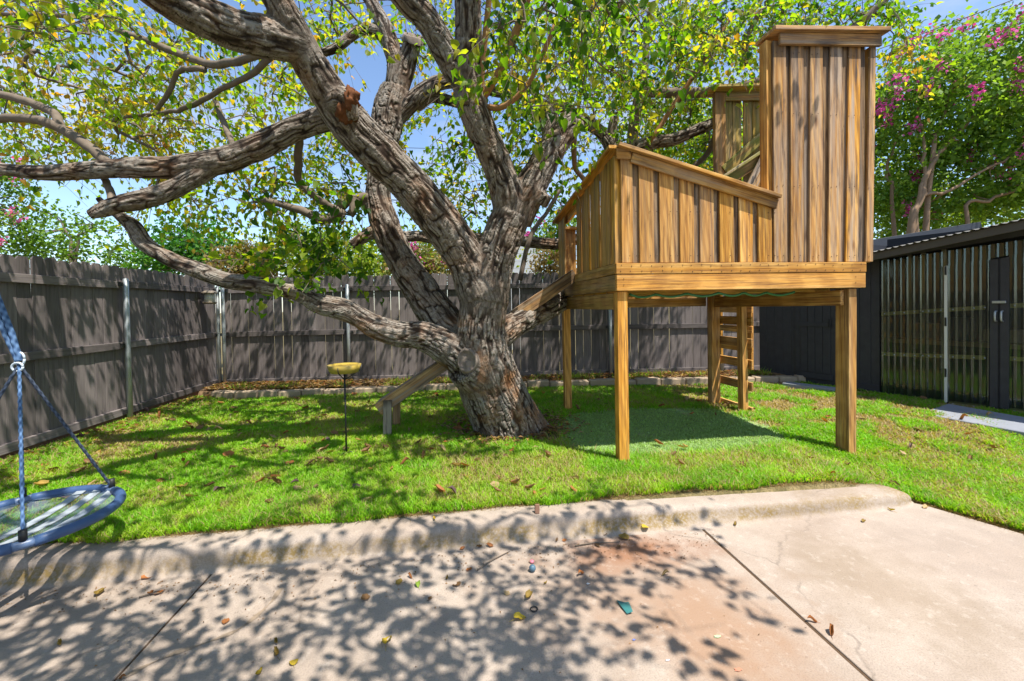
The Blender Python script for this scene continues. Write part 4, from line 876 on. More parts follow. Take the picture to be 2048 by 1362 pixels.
# ---------------------------------------------------------------- trees and shrubs beyond the fence
QT = np.array([(0, 0, 0), (.38, .45, .08), (0, 1, -.05), (-.38, .45, .08)])
def leafcloud(P, size, cols, up=.6):
    n = len(P); D = rng.normal(0, 1, (n, 3)); D[:, 2] -= .2; D /= np.linalg.norm(D, axis=1)[:, None]; N = rng.normal(0, .6, (n, 3))+np.array([0, 0, up]); N -= D*(N*D).sum(1)[:, None]; N /= np.linalg.norm(N, axis=1)[:, None]; X_ = np.cross(D, N)
    T = QT[None]*size[:, None, None]; V = P[:, None]+T[..., :1]*X_[:, None]+T[..., 1:2]*D[:, None]+T[..., 2:]*N[:, None]
    Fc = (np.arange(n)*4)[:, None]+np.arange(4)[None]; return V.reshape(-1, 3), Fc, np.repeat(cols, 4, 0)
def clumps(els, n, clump=.28, per=40, shell=.5):
    out = []; tot = sum(e[3]*e[4]*e[5] for e in els)
    for (x, y, z, a, b, c) in els:
        k = max(3, int(n/per*(a*b*c)/tot)); U = rng.normal(0, 1, (k, 3)); U /= np.linalg.norm(U, axis=1)[:, None]; U *= rng.uniform(shell, 1, (k, 1))**.7
        Cn = np.array([x, y, z])+U*np.array([a, b, c]); out.append((np.repeat(Cn, per, 0)+rng.normal(0, clump, (k*per, 3))*rng.uniform(.5, 1.2, (k*per, 1))))
    return np.concatenate(out)
def bg_tree(name, label, cat, base, els, n, size, pal, stems=(), flower=None, nf=0, clump=.26, group=None, smat=None, fshell=.8, zmin=.4):
    root = thing(name, label, cat, tuple(base), group); b = np.array(base)
    P = clumps(els, n, clump); P = P[P[:, 2] > zmin]; pal = np.array(pal); t = rng.uniform(0, 1, len(P))*.55+.45*fbm(P*1.6, 2); i = np.clip((t*len(pal)).astype(int), 0, len(pal)-1)
    V, Fc, C = leafcloud(P, rng.uniform(.6, 1.3, len(P))*size, pal[i]*rng.uniform(.75, 1.25, (len(P), 1)))
    me = np_mesh('crown', V-b, Fc, False); vcol(me, C); tag(mobj('crown', me, BGL, root), None, None, None, 'stuff')
    pr = [];
    for S in stems:
        S = spline(np.array(S), 5); S[1:-1, :3] += rng.normal(0, .02, (len(S)-2, 3)); pr.append(tube_arrays(S[:, :3]-b, S[:, 3], 8))
    ends = [np.array(S[-1][:3]) for S in stems] if len(stems) else [b]
    mid = [np.array(r_[:3]) for S in stems for r_ in S[len(S)//2:]] or [b+np.array([0, 0, .5])]
    for k in range(40 if len(P) > 3000 else 16):
        q = P[rng.integers(len(P))]; m_ = min(mid, key=lambda e: np.linalg.norm(e-q)); S = spline(np.array([[*m_, .018], [*((m_+q)/2+rng.normal(0, .08, 3)), .012], [*q, .004]]), 4); pr.append(tube_arrays(S[:, :3]-b, S[:, 3], 5))
    mobj('trunk', quads_mesh('trunk', pr), smat or TWIG, root)
    if nf:
        U = []
        for (x, y, z, a, bb_, c) in els:
            k = max(1, int(nf*(a*c)/sum(e[3]*e[5] for e in els))); u_ = rng.normal(0, 1, (k, 3)); u_[:, 2] = np.abs(u_[:, 2])*.9-.25; u_[:, 1] = -np.abs(u_[:, 1])*.6; u_ /= np.linalg.norm(u_, axis=1)[:, None]; U.append(np.array([x, y, z])+u_*np.array([a, bb_, c])*rng.uniform(fshell, 1.08, (k, 1)))
        U = np.concatenate(U); per = 34; Pf = np.repeat(U, per, 0)+rng.normal(0, .065, (len(U)*per, 3))*np.array([1, 1, 1.3]); fl = np.array(flower); C = fl[rng.integers(len(fl), size=len(Pf))]
        V, Fc, C = leafcloud(Pf, rng.uniform(.05, .10, len(Pf)), C); me = np_mesh('blossom', V-b, Fc); vcol(me, C); tag(mobj('blossom', me, PETAL, root), None, None, None, 'stuff')
    return root
GR = [(.06, .14, .02), (.10, .20, .025), (.15, .27, .03), (.22, .33, .04)]; GM = [(.075, .16, .035), (.12, .23, .035), (.19, .32, .04), (.28, .39, .05)]; GD = [(.02, .055, .012), (.035, .085, .016), (.055, .12, .02), (.09, .17, .03)]; YG = [(.08, .16, .015), (.14, .24, .02), (.22, .30, .03), (.28, .30, .04)]; BR_ = [(.20, .13, .06), (.28, .20, .10), (.16, .13, .05), (.12, .15, .03)]
PK = [(.72, .10, .42), (.80, .20, .52), (.62, .06, .30)]; RD = [(.72, .08, .22), (.75, .15, .3)]
def e3(px, py, D, rx, ry, rd): # an ellipsoid of foliage standing at a depth
    p = at(px, py, D); return (p[0], p[1], p[2], rx*D/F, rd, ry*D/F)
def g0(px, D):
    p = at(px, 620, D); return (p[0], p[1], -.28)
def stem(base, *pts):
    return [[base[0]+rng.uniform(-.15, .15), base[1]+rng.uniform(-.15, .15), -.3, .075]]+[[*at(p, q, D), r] for p, q, D, r in pts]
b = g0(1830, 9.2)
bg_tree('crape_myrtle', 'tall pink flowering crape myrtle with bare forked trunks behind the shed', 'tree', b, [e3(1880, 200, 9.6, 150, 130, 1.3), e3(2010, 150, 9.2, 130, 110, 1.3), e3(1800, 280, 10.0, 80, 140, 1.2), e3(2030, 330, 9.6, 120, 110, 1.2), e3(1900, 380, 10.4, 120, 80, 1.2), e3(2180, 250, 9.4, 140, 200, 1.4), e3(1790, 420, 10.4, 60, 60, .8)],
        40000, .10, GM, [stem(b, (1822, 470, 9.1, .07), (1838, 400, 9.1, .058), (1862, 330, 9.1, .045), (1900, 280, 9.2, .045), (1990, 190, 9.3, .03), (2060, 120, 9.4, .02)), stem(b, (1835, 420, 9.1, .04), (1850, 350, 9.1, .032), (1845, 280, 9.2, .025), (1830, 200, 9.3, .02)), stem(b, (1830, 430, 9.1, .04), (1900, 380, 9.0, .03), (1990, 330, 9.0, .022), (2060, 280, 9.1, .02)), stem(b, (1862, 330, 9.1, .045), (1880, 260, 9.3, .03), (1900, 180, 9.4, .02)), stem(g0(1960, 9.5), (1930, 440, 9.2, .04), (1980, 400, 9.2, .032), (2060, 370, 9.2, .03)), stem(g0(1780, 9.8), (1790, 430, 9.8, .04), (1775, 340, 9.8, .03), (1800, 260, 9.8, .02))], PK, 105, .19, None, MYRT, .9)
b = g0(1950, 12.5)
bg_tree('background_tree', 'yellow green tree behind the crape myrtle trunks', 'tree', b, [e3(1850, 430, 12.5, 130, 70, 1), e3(2000, 440, 12.5, 120, 60, 1), e3(1780, 330, 12.5, 60, 110, 1)], 9000, .11, YG, [stem(b, (1940, 480, 12.5, .08), (1920, 400, 12.5, .05))], clump=.35)
b = g0(-20, 10.0)
bg_tree('crape_myrtle', 'pink flowering crape myrtle over the side fence by the swing', 'tree', b, [e3(-10, 420, 10, 70, 100, 1.0), e3(-90, 350, 10, 100, 110, 1.0), e3(20, 480, 10, 50, 40, .7), e3(20, 320, 10.2, 35, 45, .5)], 6500, .085, GR, [stem(b, (-20, 480, 10, .05), (-15, 400, 10, .04), (0, 330, 10, .02))], PK+RD, 42, .2)
b = g0(140, 11.0)
bg_tree('feathery_tree', 'light feathery green tree above the side fence next to the crape myrtle', 'tree', b, [e3(100, 460, 11, 55, 45, .7), e3(190, 470, 11, 50, 50, .7), e3(150, 505, 11, 90, 25, .8), e3(70, 510, 11, 60, 25, .7)], 2000, .10, GR, [stem(b, (140, 510, 11, .04), (130, 460, 11, .025), (110, 430, 11, .015)), stem(b, (150, 510, 11, .04), (190, 450, 11, .02))], clump=.2)
b = g0(290, 12.0)
bg_tree('low_shrub', 'low green shrub tips over the fence left of the corner', 'shrub', b, [e3(290, 525, 12, 70, 22, .6), e3(250, 520, 12, 30, 20, .5)], 1100, .10, GR, [stem(b, (290, 530, 12, .03), (295, 510, 12, .02))], clump=.2)
b = g0(385, 11.5)
bg_tree('background_tree', 'bushy bright green tree behind the fence corner', 'tree', b, [e3(385, 490, 11.5, 60, 45, .8), e3(350, 520, 11.5, 60, 30, .8), e3(430, 510, 11.5, 40, 35, .8)], 3600, .12, [(.03, .12, .015), (.05, .18, .02), (.09, .24, .025)], [stem(b, (385, 530, 11.5, .05), (385, 480, 11.5, .03))], clump=.28)
b = g0(480, 10.0)
bg_tree('dry_shrub', 'dry straw brown shrub just behind the back fence near the corner', 'shrub', b, [e3(480, 525, 10, 55, 35, .4), e3(520, 530, 10, 40, 26, .4)], 3200, .09, BR_, [stem(b, (480, 540, 10, .03), (485, 510, 10, .015))], clump=.16)
b = g0(640, 10.5)
bg_tree('background_shrub', 'broad yellow green shrub above the back fence left of the trunk', 'shrub', b, [e3(600, 510, 10.5, 70, 50, .7), e3(690, 515, 10.5, 70, 50, .7), e3(745, 530, 10.5, 40, 35, .6)], 6500, .10, YG, [stem(b, (640, 540, 10.5, .04), (640, 490, 10.5, .02))], clump=.26)
b = g0(850, 10.0)
bg_tree('oleander', 'pink flowering shrub showing between the trunk limbs over the fence', 'shrub', b, [e3(830, 525, 10, 55, 35, .5), e3(895, 530, 10, 40, 28, .5)], 4200, .075, [(.10, .16, .03), (.18, .22, .06), (.28, .22, .10), (.30, .18, .12)], [stem(b, (850, 540, 10, .03), (850, 510, 10, .015))], PK, 9, .18)
b = g0(980, 12.0)
bg_tree('background_shrub', 'green shrub behind the fence right of the main trunk', 'shrub', b, [e3(960, 515, 12, 60, 40, .7), e3(880, 490, 12.5, 60, 30, .7)], 3000, .11, YG, [stem(b, (970, 540, 12, .03), (975, 500, 12, .02))], clump=.28)
b = g0(1100, 10.0)
bg_tree('dry_shrub', 'brown leafless dry shrub above the back fence beside the playhouse', 'shrub', b, [e3(1105, 525, 10, 35, 35, .4)], 2200, .07, BR_[:3], [stem(b, (1100, 545, 10, .03), (1105, 510, 10, .015))], clump=.15)
b = g0(1130, 13.0)
bg_tree('crape_myrtle', 'small distant pink flowering crape myrtle beside the playhouse rail', 'tree', b, [e3(1120, 450, 13, 45, 30, .6), e3(1090, 480, 13, 40, 25, .6)], 1500, .10, GR, [stem(b, (1130, 520, 13, .04), (1120, 460, 13, .02))], PK, 10, .25)
b = g0(1400, 11.0)
bg_tree('background_tree', 'tall yellow green tree behind the playhouse turret', 'tree', b, [e3(1400, 330, 11, 110, 110, 1.2), e3(1300, 390, 11.5, 90, 70, 1.0), e3(1480, 250, 11.5, 90, 100, 1.0), e3(1560, 330, 11.5, 110, 130, 1)], 11000, .12, YG, [stem(b, (1400, 500, 11, .09), (1395, 400, 11, .06), (1410, 300, 11, .03))], clump=.34)
# pale house behind
hs = thing('neighbour_house', 'pale grey house wall glimpsed over the back fence', 'house', tuple(g0(1050, 16)))
q0, q1 = at(1020, 520, 16), at(1078, 520, 16)
for k in range(9):
    z_ = 1.2+k*.28; bar('siding_board', Vector((q0[0], q0[1], z_))-hs.location, Vector((q1[0], q1[1], z_))-hs.location, .03, .27, m_plain('pale_siding', (.50, .52, .54), .7, .2, 0, .08, 3), hs)
bar('wall', Vector((q0[0], q0[1]+.2, 1.6))-hs.location, Vector((q1[0], q1[1]+.2, 1.6))-hs.location, .3, 3.8, WHITE, hs)
# cables
def cable(label, A, B, sag, r=.009):
    A, B = np.array(A), np.array(B); P = np.array([A+(B-A)*t-np.array([0, 0, sag*4*t*(1-t)]) for t in np.linspace(0, 1, 24)]); tag(tube('utility_cable', P, r, BLACKM, None, 5), label, 'cable', 'overhead utility cables')
cable('black cable crossing the sky above the crape myrtle top', at(1700, 118, 8.2), at(2300, -110, 7.5), .05, .010)
cable('thin cable low in the sky over the side fence', at(-300, 462, 16), at(560, 452, 20), .1, .012)
cable('thin cable behind the forked limbs, the upper of two', at(600, 288, 18), at(1500, 300, 20), .15, .012)
cable('thin cable behind the forked limbs, the lower of two', at(500, 322, 18), at(1500, 318, 20), .15, .010)

# ---------------------------------------------------------------- round swing
sc0 = np.array([-2.314, 2.597, .253])
sw = thing('saucer_swing', 'round blue rimmed net swing hanging on ropes at the edge of the lawn', 'swing', tuple(sc0))
SX = np.array([1, 0, .016]); SY = np.array([0, 1, 0.0]); SR = .386; HK = [-.85, 1.07, 2.29, 4.21]
def sp_(a, r=SR): return SX*r*math.cos(a)+SY*r*math.sin(a)
BLUE = m_plain('blue_fabric', (.045, .09, .20), .45, .4, 0, .2, 20); RB = m_rope('blue_rope', (.02, .05, .13), (.14, .25, .46)); RK = m_rope('dark_rope', (.015, .02, .035), (.10, .13, .20)); CLIP = m_plain('light_carabiner', (.50, .58, .68), .35, .5)
def ropeob(name, P, r, mat, tw_=26.0, strands=5, n=10):
    P = np.asarray(P, float); L = np.concatenate([[0], np.cumsum(np.linalg.norm(np.diff(P, axis=0), axis=1))]); m_ = max(8, int(L[-1]/.006)); s = np.linspace(0, L[-1], m_); Q = np.stack([np.interp(s, L, P[:, k]) for k in range(3)], 1)
    V, Fq = tube_arrays(Q, r, n); C = np.zeros(len(V)); a = np.arange(n)*2*math.pi/n
    for i in range(m_):
        w = .5+.25*np.sin(a*2+s[i]*2*math.pi*tw_)+.25*np.sin(-a*2+s[i]*2*math.pi*tw_*1.0); C[i*n:(i+1)*n] = w
        c_ = V[i*n:(i+1)*n].mean(0); V[i*n:(i+1)*n] = c_+(V[i*n:(i+1)*n]-c_)*(.86+.28*w)[:, None]
    me = quads_mesh(name, [(V, Fq)]); vcol(me, np.clip(C, 0, 1)); return mobj(name, me, mat, sw)
A_ = np.linspace(0, 2*math.pi, 49)
for k in range(4):
    a0, a1 = HK[k]+.09, (HK+[HK[0]+2*math.pi])[k+1]-.09; P = np.array([sp_(a) for a in np.linspace(a0, a1, 16)]); tube('rim_sleeve', P, .026, BLUE, sw, 12)
    P = np.array([sp_(a) for a in np.linspace(a1-.02, a1+.20, 5)]); tube('rim_pipe', P, .022, m_plain('blue_grey_pipe', (.10, .15, .26), .4, .5), sw, 12)
# net
V = [(0, 0, -.05)]; Fq = []; rings = 10; na = 48
for r in range(1, rings+1):
    t = r/rings
    for k in range(na):
        q = sp_(2*math.pi*k/na, SR*.985*t); V.append((q[0], q[1], q[2]-.05*(1-t*t)))
T_ = [(0, 1+k, 1+(k+1) % na) for k in range(na)]
for r in range(rings-1):
    for k in range(na):
        a = 1+r*na+k; b_ = 1+r*na+(k+1) % na; T_ += [(a, a+na, b_+na), (a, b_+na, b_)]
mobj('seat_net', np_mesh('seat_net', np.array(V), np.array(T_), True), m_net(), sw)
STR = m_plain('grey_webbing', (.30, .34, .38), .6, .3, 0, .15, 30)
for c_ in (.0, .10, .20):
    L = math.sqrt(SR**2-c_**2)*.97; P = [SX*c_+SY*t*L+np.array([0, 0, -.045*(1-t*t)+.006]) for t in np.linspace(-1, 1, 13)]
    V = np.array([p+SX*s for p in P for s in (-.026, .026)]); V = np.concatenate([V, V-np.array([0, 0, .003])]); nn = len(P)*2; Fq = [(2*i, 2*i+1, 2*i+3, 2*i+2) for i in range(len(P)-1)]+[(nn+2*i, nn+2*i+2, nn+2*i+3, nn+2*i+1) for i in range(len(P)-1)]
    mobj('strap', np_mesh('strap', V, np.array(Fq)), STR, sw)
knot = at(38, 722, 2.27)-sc0
for k in range(4):
    a = HK[k]; e_ = sp_(a); ropeob('rope', [knot+np.array([0, 0, -.02]), (knot+e_)/2, e_+np.array([0, 0, .02])], .0075, RK if k % 2 else RB)
    P = np.array([e_+np.array([0, 0, .03])+.0*e_, e_+np.array([0, 0, .055])]); tube('rope_whipping', np.array([e_+np.array([0, 0, .02]), e_+np.array([0, 0, .07])])*1.0, .016, BLACKM, sw, 10)
upp = at(-14, 585, 2.26)-sc0; far_ = at(-330, -100, 2.9)-sc0
for dx in (-.012, .012): ropeob('hanging_rope', [knot+np.array([dx*.3, 0, 0]), knot*.6+upp*.4+np.array([dx*1.3, 0, 0]), upp+np.array([dx, 0, 0]), far_+np.array([dx*.5, 0, 0])], .013, RB, 22)
th_ = np.linspace(0, 2*math.pi, 17); tube('carabiner', np.array([knot+np.array([.022*math.cos(t), .004, .035*math.sin(t)+.01]) for t in th_]), .0055, CLIP, sw, 8)
tube('carabiner', np.array([knot+np.array([.026*math.cos(t), -.01, .022*math.sin(t)-.03]) for t in th_]), .0055, CLIP, sw, 8)

# ---------------------------------------------------------------- grass
def inlawn(x, y):
    ok = (y > kerb_back(x)+.03+.035*np.sin(x*7)*np.sin(x*2.3)) | ((x > slab_edge(y)+.05) & (y <= kerb_back(x)+.03))
    ok &= (x > -4.08) & (y < edge_y(x)-.07)
    sx = (np.stack([x, y], -1)-SD0[:2])@sn[:2]; ok &= sx > .06+.12*(x < 5.6)
    return ok
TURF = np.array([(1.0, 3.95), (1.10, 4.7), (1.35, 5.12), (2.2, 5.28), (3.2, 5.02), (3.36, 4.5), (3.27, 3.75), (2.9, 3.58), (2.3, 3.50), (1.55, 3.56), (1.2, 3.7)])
def inpoly(x, y, P):
    c = np.zeros(len(x), bool)
    for i in range(len(P)):
        a, b = P[i], P[i-1]; c ^= ((a[1] > y) != (b[1] > y)) & (x < (b[0]-a[0])*(y-a[1])/(b[1]-a[1]+1e-12)+a[0])
    return c
NB = 430000
d = np.exp(rng.uniform(math.log(2.4), math.log(9.5), NB*2)); px_ = rng.uniform(-80, 2130, NB*2); x = RT[0]*0+ (r0[0]*((px_-1024)/F)+math.sin(yaw))*d; y = (r0[1]*((px_-1024)/F)+math.cos(yaw))*d
k = inlawn(x, y); x, y, d = x[k], y[k], d[k]
extra = 40000; xe = rng.uniform(-4.1, 6, extra); ye = rng.uniform(2.6, 7, extra); k = inlawn(xe, ye); x = np.concatenate([x, xe[k]]); y = np.concatenate([y, ye[k]]); d = np.hypot(x, y)
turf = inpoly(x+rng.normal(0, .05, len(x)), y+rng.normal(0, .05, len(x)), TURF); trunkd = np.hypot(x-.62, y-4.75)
dryn = fbm(np.stack([x*1.1, y*1.1, x*0+3], 1), 3); patch = fbm(np.stack([x*3.3, y*3.3, x*0+9], 1), 3)
right = np.clip((x-2.6)/1.2, 0, 1)*np.clip((y-3.2)/1, 0, 1)
dry = np.clip((patch-.555+.11*right-.25*(y < 3.2)*0)/.08, 0, 1)*np.clip(.35+.65*right+.3*(x < -2.4), 0, 1)
bare = np.clip(1-(trunkd-.5)/.35, 0, 1)*.85+np.clip(1-np.abs(y-kerb_back(x)-.05)/.05, 0, 1)*.35
k = rng.uniform(0, 1, len(x)) > np.clip(dry*.62+bare, 0, .93); x, y, d, turf, dry, bare, patch, dryn = x[k], y[k], d[k], turf[k], dry[k], bare[k], patch[k], dryn[k]
n = len(x); hgt = rng.uniform(.030, .066, n)*(.75+.5*dryn); hgt = np.where(turf, hgt*.5, hgt); hgt *= np.where(dry > .4, .7, 1); wd = rng.uniform(.0026, .0046, n)*np.clip(d/3.2, .8, 2.0)
az = rng.uniform(0, 2*math.pi, n); ln = rng.uniform(.3, 1.25, n)*hgt; z = lawn_h(x, y)
B0 = np.stack([x, y, z-.004], 1); sx_ = np.stack([np.cos(az), np.sin(az), 0*az], 1)*wd[:, None]; la = az+math.pi/2+rng.normal(0, .4, n); tip = np.stack([np.cos(la)*ln, np.sin(la)*ln, hgt], 1); midp = B0+tip*np.array([.38, .38, .62])
V = np.stack([B0-sx_, B0+sx_, midp+sx_*.75, midp-sx_*.75, B0+tip], 1)
T1 = (np.arange(n)*5)[:, None, None]+np.array([(0, 1, 2), (0, 2, 3), (3, 2, 4)])[None]
G0 = np.array((.135, .34, .010)); G1 = np.array((.27, .52, .016)); GY = np.array((.46, .56, .05)); GS = np.array((.46, .35, .17)); GT = np.array((.30, .44, .16))
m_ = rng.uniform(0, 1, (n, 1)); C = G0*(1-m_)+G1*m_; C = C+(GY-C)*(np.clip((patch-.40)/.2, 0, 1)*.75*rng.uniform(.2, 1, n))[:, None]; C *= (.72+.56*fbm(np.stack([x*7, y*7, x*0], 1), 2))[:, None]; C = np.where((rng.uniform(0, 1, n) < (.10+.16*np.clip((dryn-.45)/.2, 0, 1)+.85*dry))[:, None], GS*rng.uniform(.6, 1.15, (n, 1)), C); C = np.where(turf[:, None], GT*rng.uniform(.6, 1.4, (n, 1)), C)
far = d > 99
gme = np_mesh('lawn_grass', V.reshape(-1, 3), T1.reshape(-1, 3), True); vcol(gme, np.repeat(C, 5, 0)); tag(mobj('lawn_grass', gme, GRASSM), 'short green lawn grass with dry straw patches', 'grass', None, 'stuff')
print('blades', n)
# turf patch sheet
tc_ = TURF.mean(0); P = spline(np.vstack([np.column_stack([TURF, np.zeros(len(TURF))]), [[*TURF[0], 0]]]), 5)[:-1]; V = [(tc_[0], tc_[1], .010)]+[(p[0]+.02*math.sin(i*3), p[1]+.02*math.cos(i*5), .009) for i, p in enumerate(P)]; V = np.array(V); V[:, 2] += lawn_h(V[:, 0], V[:, 1]); n = len(P)
rg = []; Fq = []; K = 8
for t in np.linspace(0, 1, K)[1:]: rg.append(np.array([V[0]*(1-t)+v_*t for v_ in V[1:]]))
V2 = np.concatenate([V[:1]]+rg); V2[:, 2] = lawn_h(V2[:, 0], V2[:, 1])+.009
T_ = [(0, 1+k, 1+(k+1) % n) for k in range(n)]
for r in range(K-2):
    for k in range(n): a = 1+r*n+k; b_ = 1+r*n+(k+1) % n; T_ += [(a, a+n, b_+n), (a, b_+n, b_)]
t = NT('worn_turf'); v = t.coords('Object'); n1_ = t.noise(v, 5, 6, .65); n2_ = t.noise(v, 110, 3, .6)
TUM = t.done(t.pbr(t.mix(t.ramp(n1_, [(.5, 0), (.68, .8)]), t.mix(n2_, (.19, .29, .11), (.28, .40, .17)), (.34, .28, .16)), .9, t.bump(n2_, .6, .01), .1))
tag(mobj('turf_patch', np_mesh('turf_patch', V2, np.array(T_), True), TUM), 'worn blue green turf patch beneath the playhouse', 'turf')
# bed weeds
xw = rng.uniform(-3.6, 5.3, 5200); yw = edge_y(xw)+.12+rng.beta(1.1, 1.8, 5200)*(bf_y(xw)-edge_y(xw)-.2); kk = fbm(np.stack([xw*2.2, yw*2.2, xw*0], 1), 2) > .5; xw, yw = xw[kk], yw[kk]; n = len(xw)
hg = rng.uniform(.03, .14, n); az = rng.uniform(0, 6.28, n); s_ = np.stack([np.cos(az), np.sin(az), 0*az], 1)*rng.uniform(.004, .008, n)[:, None]; B0 = np.stack([xw, yw, np.full(n, .085)], 1); tp = np.stack([rng.normal(0, .5, n)*hg, rng.normal(0, .5, n)*hg, hg], 1)
V = np.stack([B0-s_, B0+s_, B0+tp], 1); me = np_mesh('bed_weeds', V.reshape(-1, 3), np.arange(n*3).reshape(-1, 3)); vcol(me, np.repeat(np.where(rng.uniform(0, 1, (n, 1)) < .3, GS, G1)*rng.uniform(.6, 1.2, (n, 1)), 3, 0)); tag(mobj('bed_weeds', me, GRASSM), 'loose weeds and grass in the bed along the back fence', 'weeds', None, 'stuff')

# ---------------------------------------------------------------- fallen leaves and litter
def fallen_mesh(col, curl, sx=1.0, seed=0):
    r = np.random.default_rng(seed); G = []; ny, nx_ = 7, 5
    for i in range(ny):
        t = i/(ny-1); w = (math.sin(math.pi*min(1, t*.86+.14))**.8)*.46*sx*(1+.12*math.sin(i*2.3+seed))
        for j in range(nx_):
            s = j/(nx_-1)*2-1; X_ = s*w; G.append((X_*math.cos(curl*abs(s)), t-.1, .10+.36*curl*abs(s)**1.5*w*2+.14*curl*math.sin(t*5+seed)+r.uniform(-.03, .03)))
    V = np.array(G); V[:, 2] -= V[:, 2].min()-.01; Fq = [(i*nx_+j, i*nx_+j+1, (i+1)*nx_+j+1, (i+1)*nx_+j) for i in range(ny-1) for j in range(nx_-1)]
    st = tube_arrays(np.array([(0, -.05, .06), (.03, -.25, .05), (.10, -.50, .02)]), [.022, .016, .012], 4); o = len(V); V = np.concatenate([V, st[0]]); Fa = np.concatenate([np.array(Fq), st[1]+o])
    tri = Fa[:, 2] == Fa[:, 3]; T = np.concatenate([Fa[tri][:, :3], Fa[~tri][:, [0, 1, 2]], Fa[~tri][:, [0, 2, 3]]])
    me = np_mesh('fallen_leaf', V, T, True); c = np.tile(np.array(col), (len(V), 1))*(.7+.6*fbm(V*6+seed, 2))[:, None]; vcol(me, c); me.materials.append(DRY); return me
YEL = (.46, .33, .03); OCH = (.34, .22, .05); BRN = (.19, .10, .045); RED = (.30, .11, .035); TAN = (.36, .25, .13); PUR = (.14, .08, .085); GRN = (.16, .24, .03)
FM = {c: [fallen_mesh(v_, cu, sx, i*7+j) for j, (cu, sx) in enumerate(((.35, 1), (.8, .9), (1.2, .8)))] for i, (c, v_) in enumerate({'Y': YEL, 'O': OCH, 'B': BRN, 'R': RED, 'T': TAN, 'P': PUR, 'G': GRN}.items())}
def fallen(P, size, c, label, group, rz=None, tilt=.25):
    o = bpy.data.objects.new('fallen_leaf', random.choice(FM[c])); COL.objects.link(o); size *= .82; o.location = P; o.scale = (size,)*3; o.rotation_euler = (random.uniform(-tilt, tilt), random.uniform(-tilt, tilt), random.uniform(0, 6.28) if rz is None else rz)
    return tag(o, label, 'leaf', group)
CG = 'leaves fallen on the concrete'
UNIQ = [(773, 1293, .085, 'Y', 'large curled yellow leaf on the shaded concrete at bottom centre'), (1030, 1240, .075, 'Y', 'bright yellow leaf lying between sun flecks beside the small ring'), (1062, 1190, .075, 'O', 'ochre leaf with raised edge just below the blue ball'), (917, 1172, .065, 'B', 'wide flat brown leaf in the shade'), (836, 1174, .055, 'G', 'yellow green leaf beside brown scraps on shaded concrete'),
        (1286, 1055, .06, 'Y', 'curled yellow leaf lodged against the stained kerb face'), (1470, 1052, .06, 'O', 'ochre leaf next to the top of the slab joint'), (1664, 1271, .065, 'R', 'rust red leaf standing in the slab joint'), (1632, 1245, .05, 'R', 'small rusty leaf caught in the slab joint above another'), (1848, 1016, .06, 'T', 'tan curled leaf at the rounded end of the kerb'),
        (1787, 1023, .05, 'Y', 'small yellow leaf near the kerb end'), (1728, 1042, .045, 'O', 'tiny ochre leaf alone on the sunny slab'), (441, 1030, .10, 'Y', 'large yellow leaf lying on the grass above the kerb'), (475, 1055, .055, 'Y', 'yellow leaf upright at the lawn edge over the kerb'), (870, 1041, .055, 'Y', 'yellowish leaf on the flat top of the kerb'),
        (758, 1106, .065, 'Y', 'yellow brown leaf at the foot of the shaded kerb'), (905, 1090, .06, 'O', 'folded ochre leaf below the kerb in a sun fleck'), (298, 1132, .075, 'O', 'ochre leaf near the kerb foot by the left joint'), (258, 1150, .06, 'Y', 'yellow leaf lying in front of a folded brown one'), (285, 1158, .075, 'R', 'long folded rust brown leaf by the kerb'), (492, 1130, .085, 'O', 'cluster leaf, large ochre and torn, beside the slab joint'),
        (555, 1315, .07, 'O', 'ochre leaf with long stem at bottom left'), (587, 1330, .05, 'Y', 'small yellow leaf next to the long stemmed one'), (513, 1355, .055, 'Y', 'yellow leaf at the very bottom edge'), (240, 1358, .04, 'R', 'orange scrap of leaf on the crack at the bottom'), (118, 1285, .055, 'O', 'ochre leaf alone on the left slab'), (195, 1193, .085, 'O', 'long olive brown leaf scrap on the left slab'), (66, 1165, .05, 'G', 'yellow green leaf beside a twig under the swing'),
        (453, 1240, .045, 'R', 'small red brown leaf between sun flecks near the crack'), (551, 1281, .05, 'O', 'olive leaf on the middle slab near the crack'), (1025, 1083, .065, 'R', 'rust brown folded leaf below the kerb over the toy pieces'), (1255, 1078, .08, 'O', 'ochre leaf lying in the red brown stain'), (1192, 1090, .06, 'B', 'brown leaf at the kerb foot in the stain')]
for (px_, py_, s_, c_, lab) in UNIQ:
    z_ = -.118 if py_ > 1045 or px_ > 1640 or px_ in (1470, 1286) else .012
    if px_ == 1286: P = gz(px_, py_, -.09)
    else: P = gz(px_, py_, z_)
    fallen(P, s_, c_, lab, CG, None, .2)
for (px_, py_) in [(380, 1130), (402, 1126), (420, 1134), (444, 1120), (355, 1136), (480, 1126), (510, 1122), (560, 1112), (585, 1124), (610, 1120), (640, 1106), (655, 1108), (430, 1142), (1030, 1076), (1115, 1080), (1130, 1084), (1165, 1072), (1210, 1072), (1235, 1092), (935, 1145), (892, 1162), (798, 1172), (1020, 1185), (1163, 1148), (980, 1090), (998, 1082), (1087, 1168), (822, 1158), (920, 1098), (960, 1090), (738, 1190), (860, 1195), (300, 1190), (330, 1185), (1325, 1150), (1370, 1030)]:
    c_ = random.choice('OBBRTRO'); zn = 'at the kerb foot by the left joint' if px_ < 530 else 'at the kerb foot below the bird bath' if px_ < 700 else 'out on the shaded slab' if py_ > 1140 else 'at the kerb foot above the toy ball' if px_ < 1100 else 'around the red stain by the kerb'
    fallen(gz(px_+random.uniform(-5, 5), py_+random.uniform(-4, 4), -.118), random.uniform(.03, .06), c_, 'small crumpled '+{'B': 'dark brown', 'R': 'rust red', 'T': 'tan', 'O': 'ochre'}[c_]+' leaf scrap '+zn, 'leaf scraps on the concrete')
k = 0
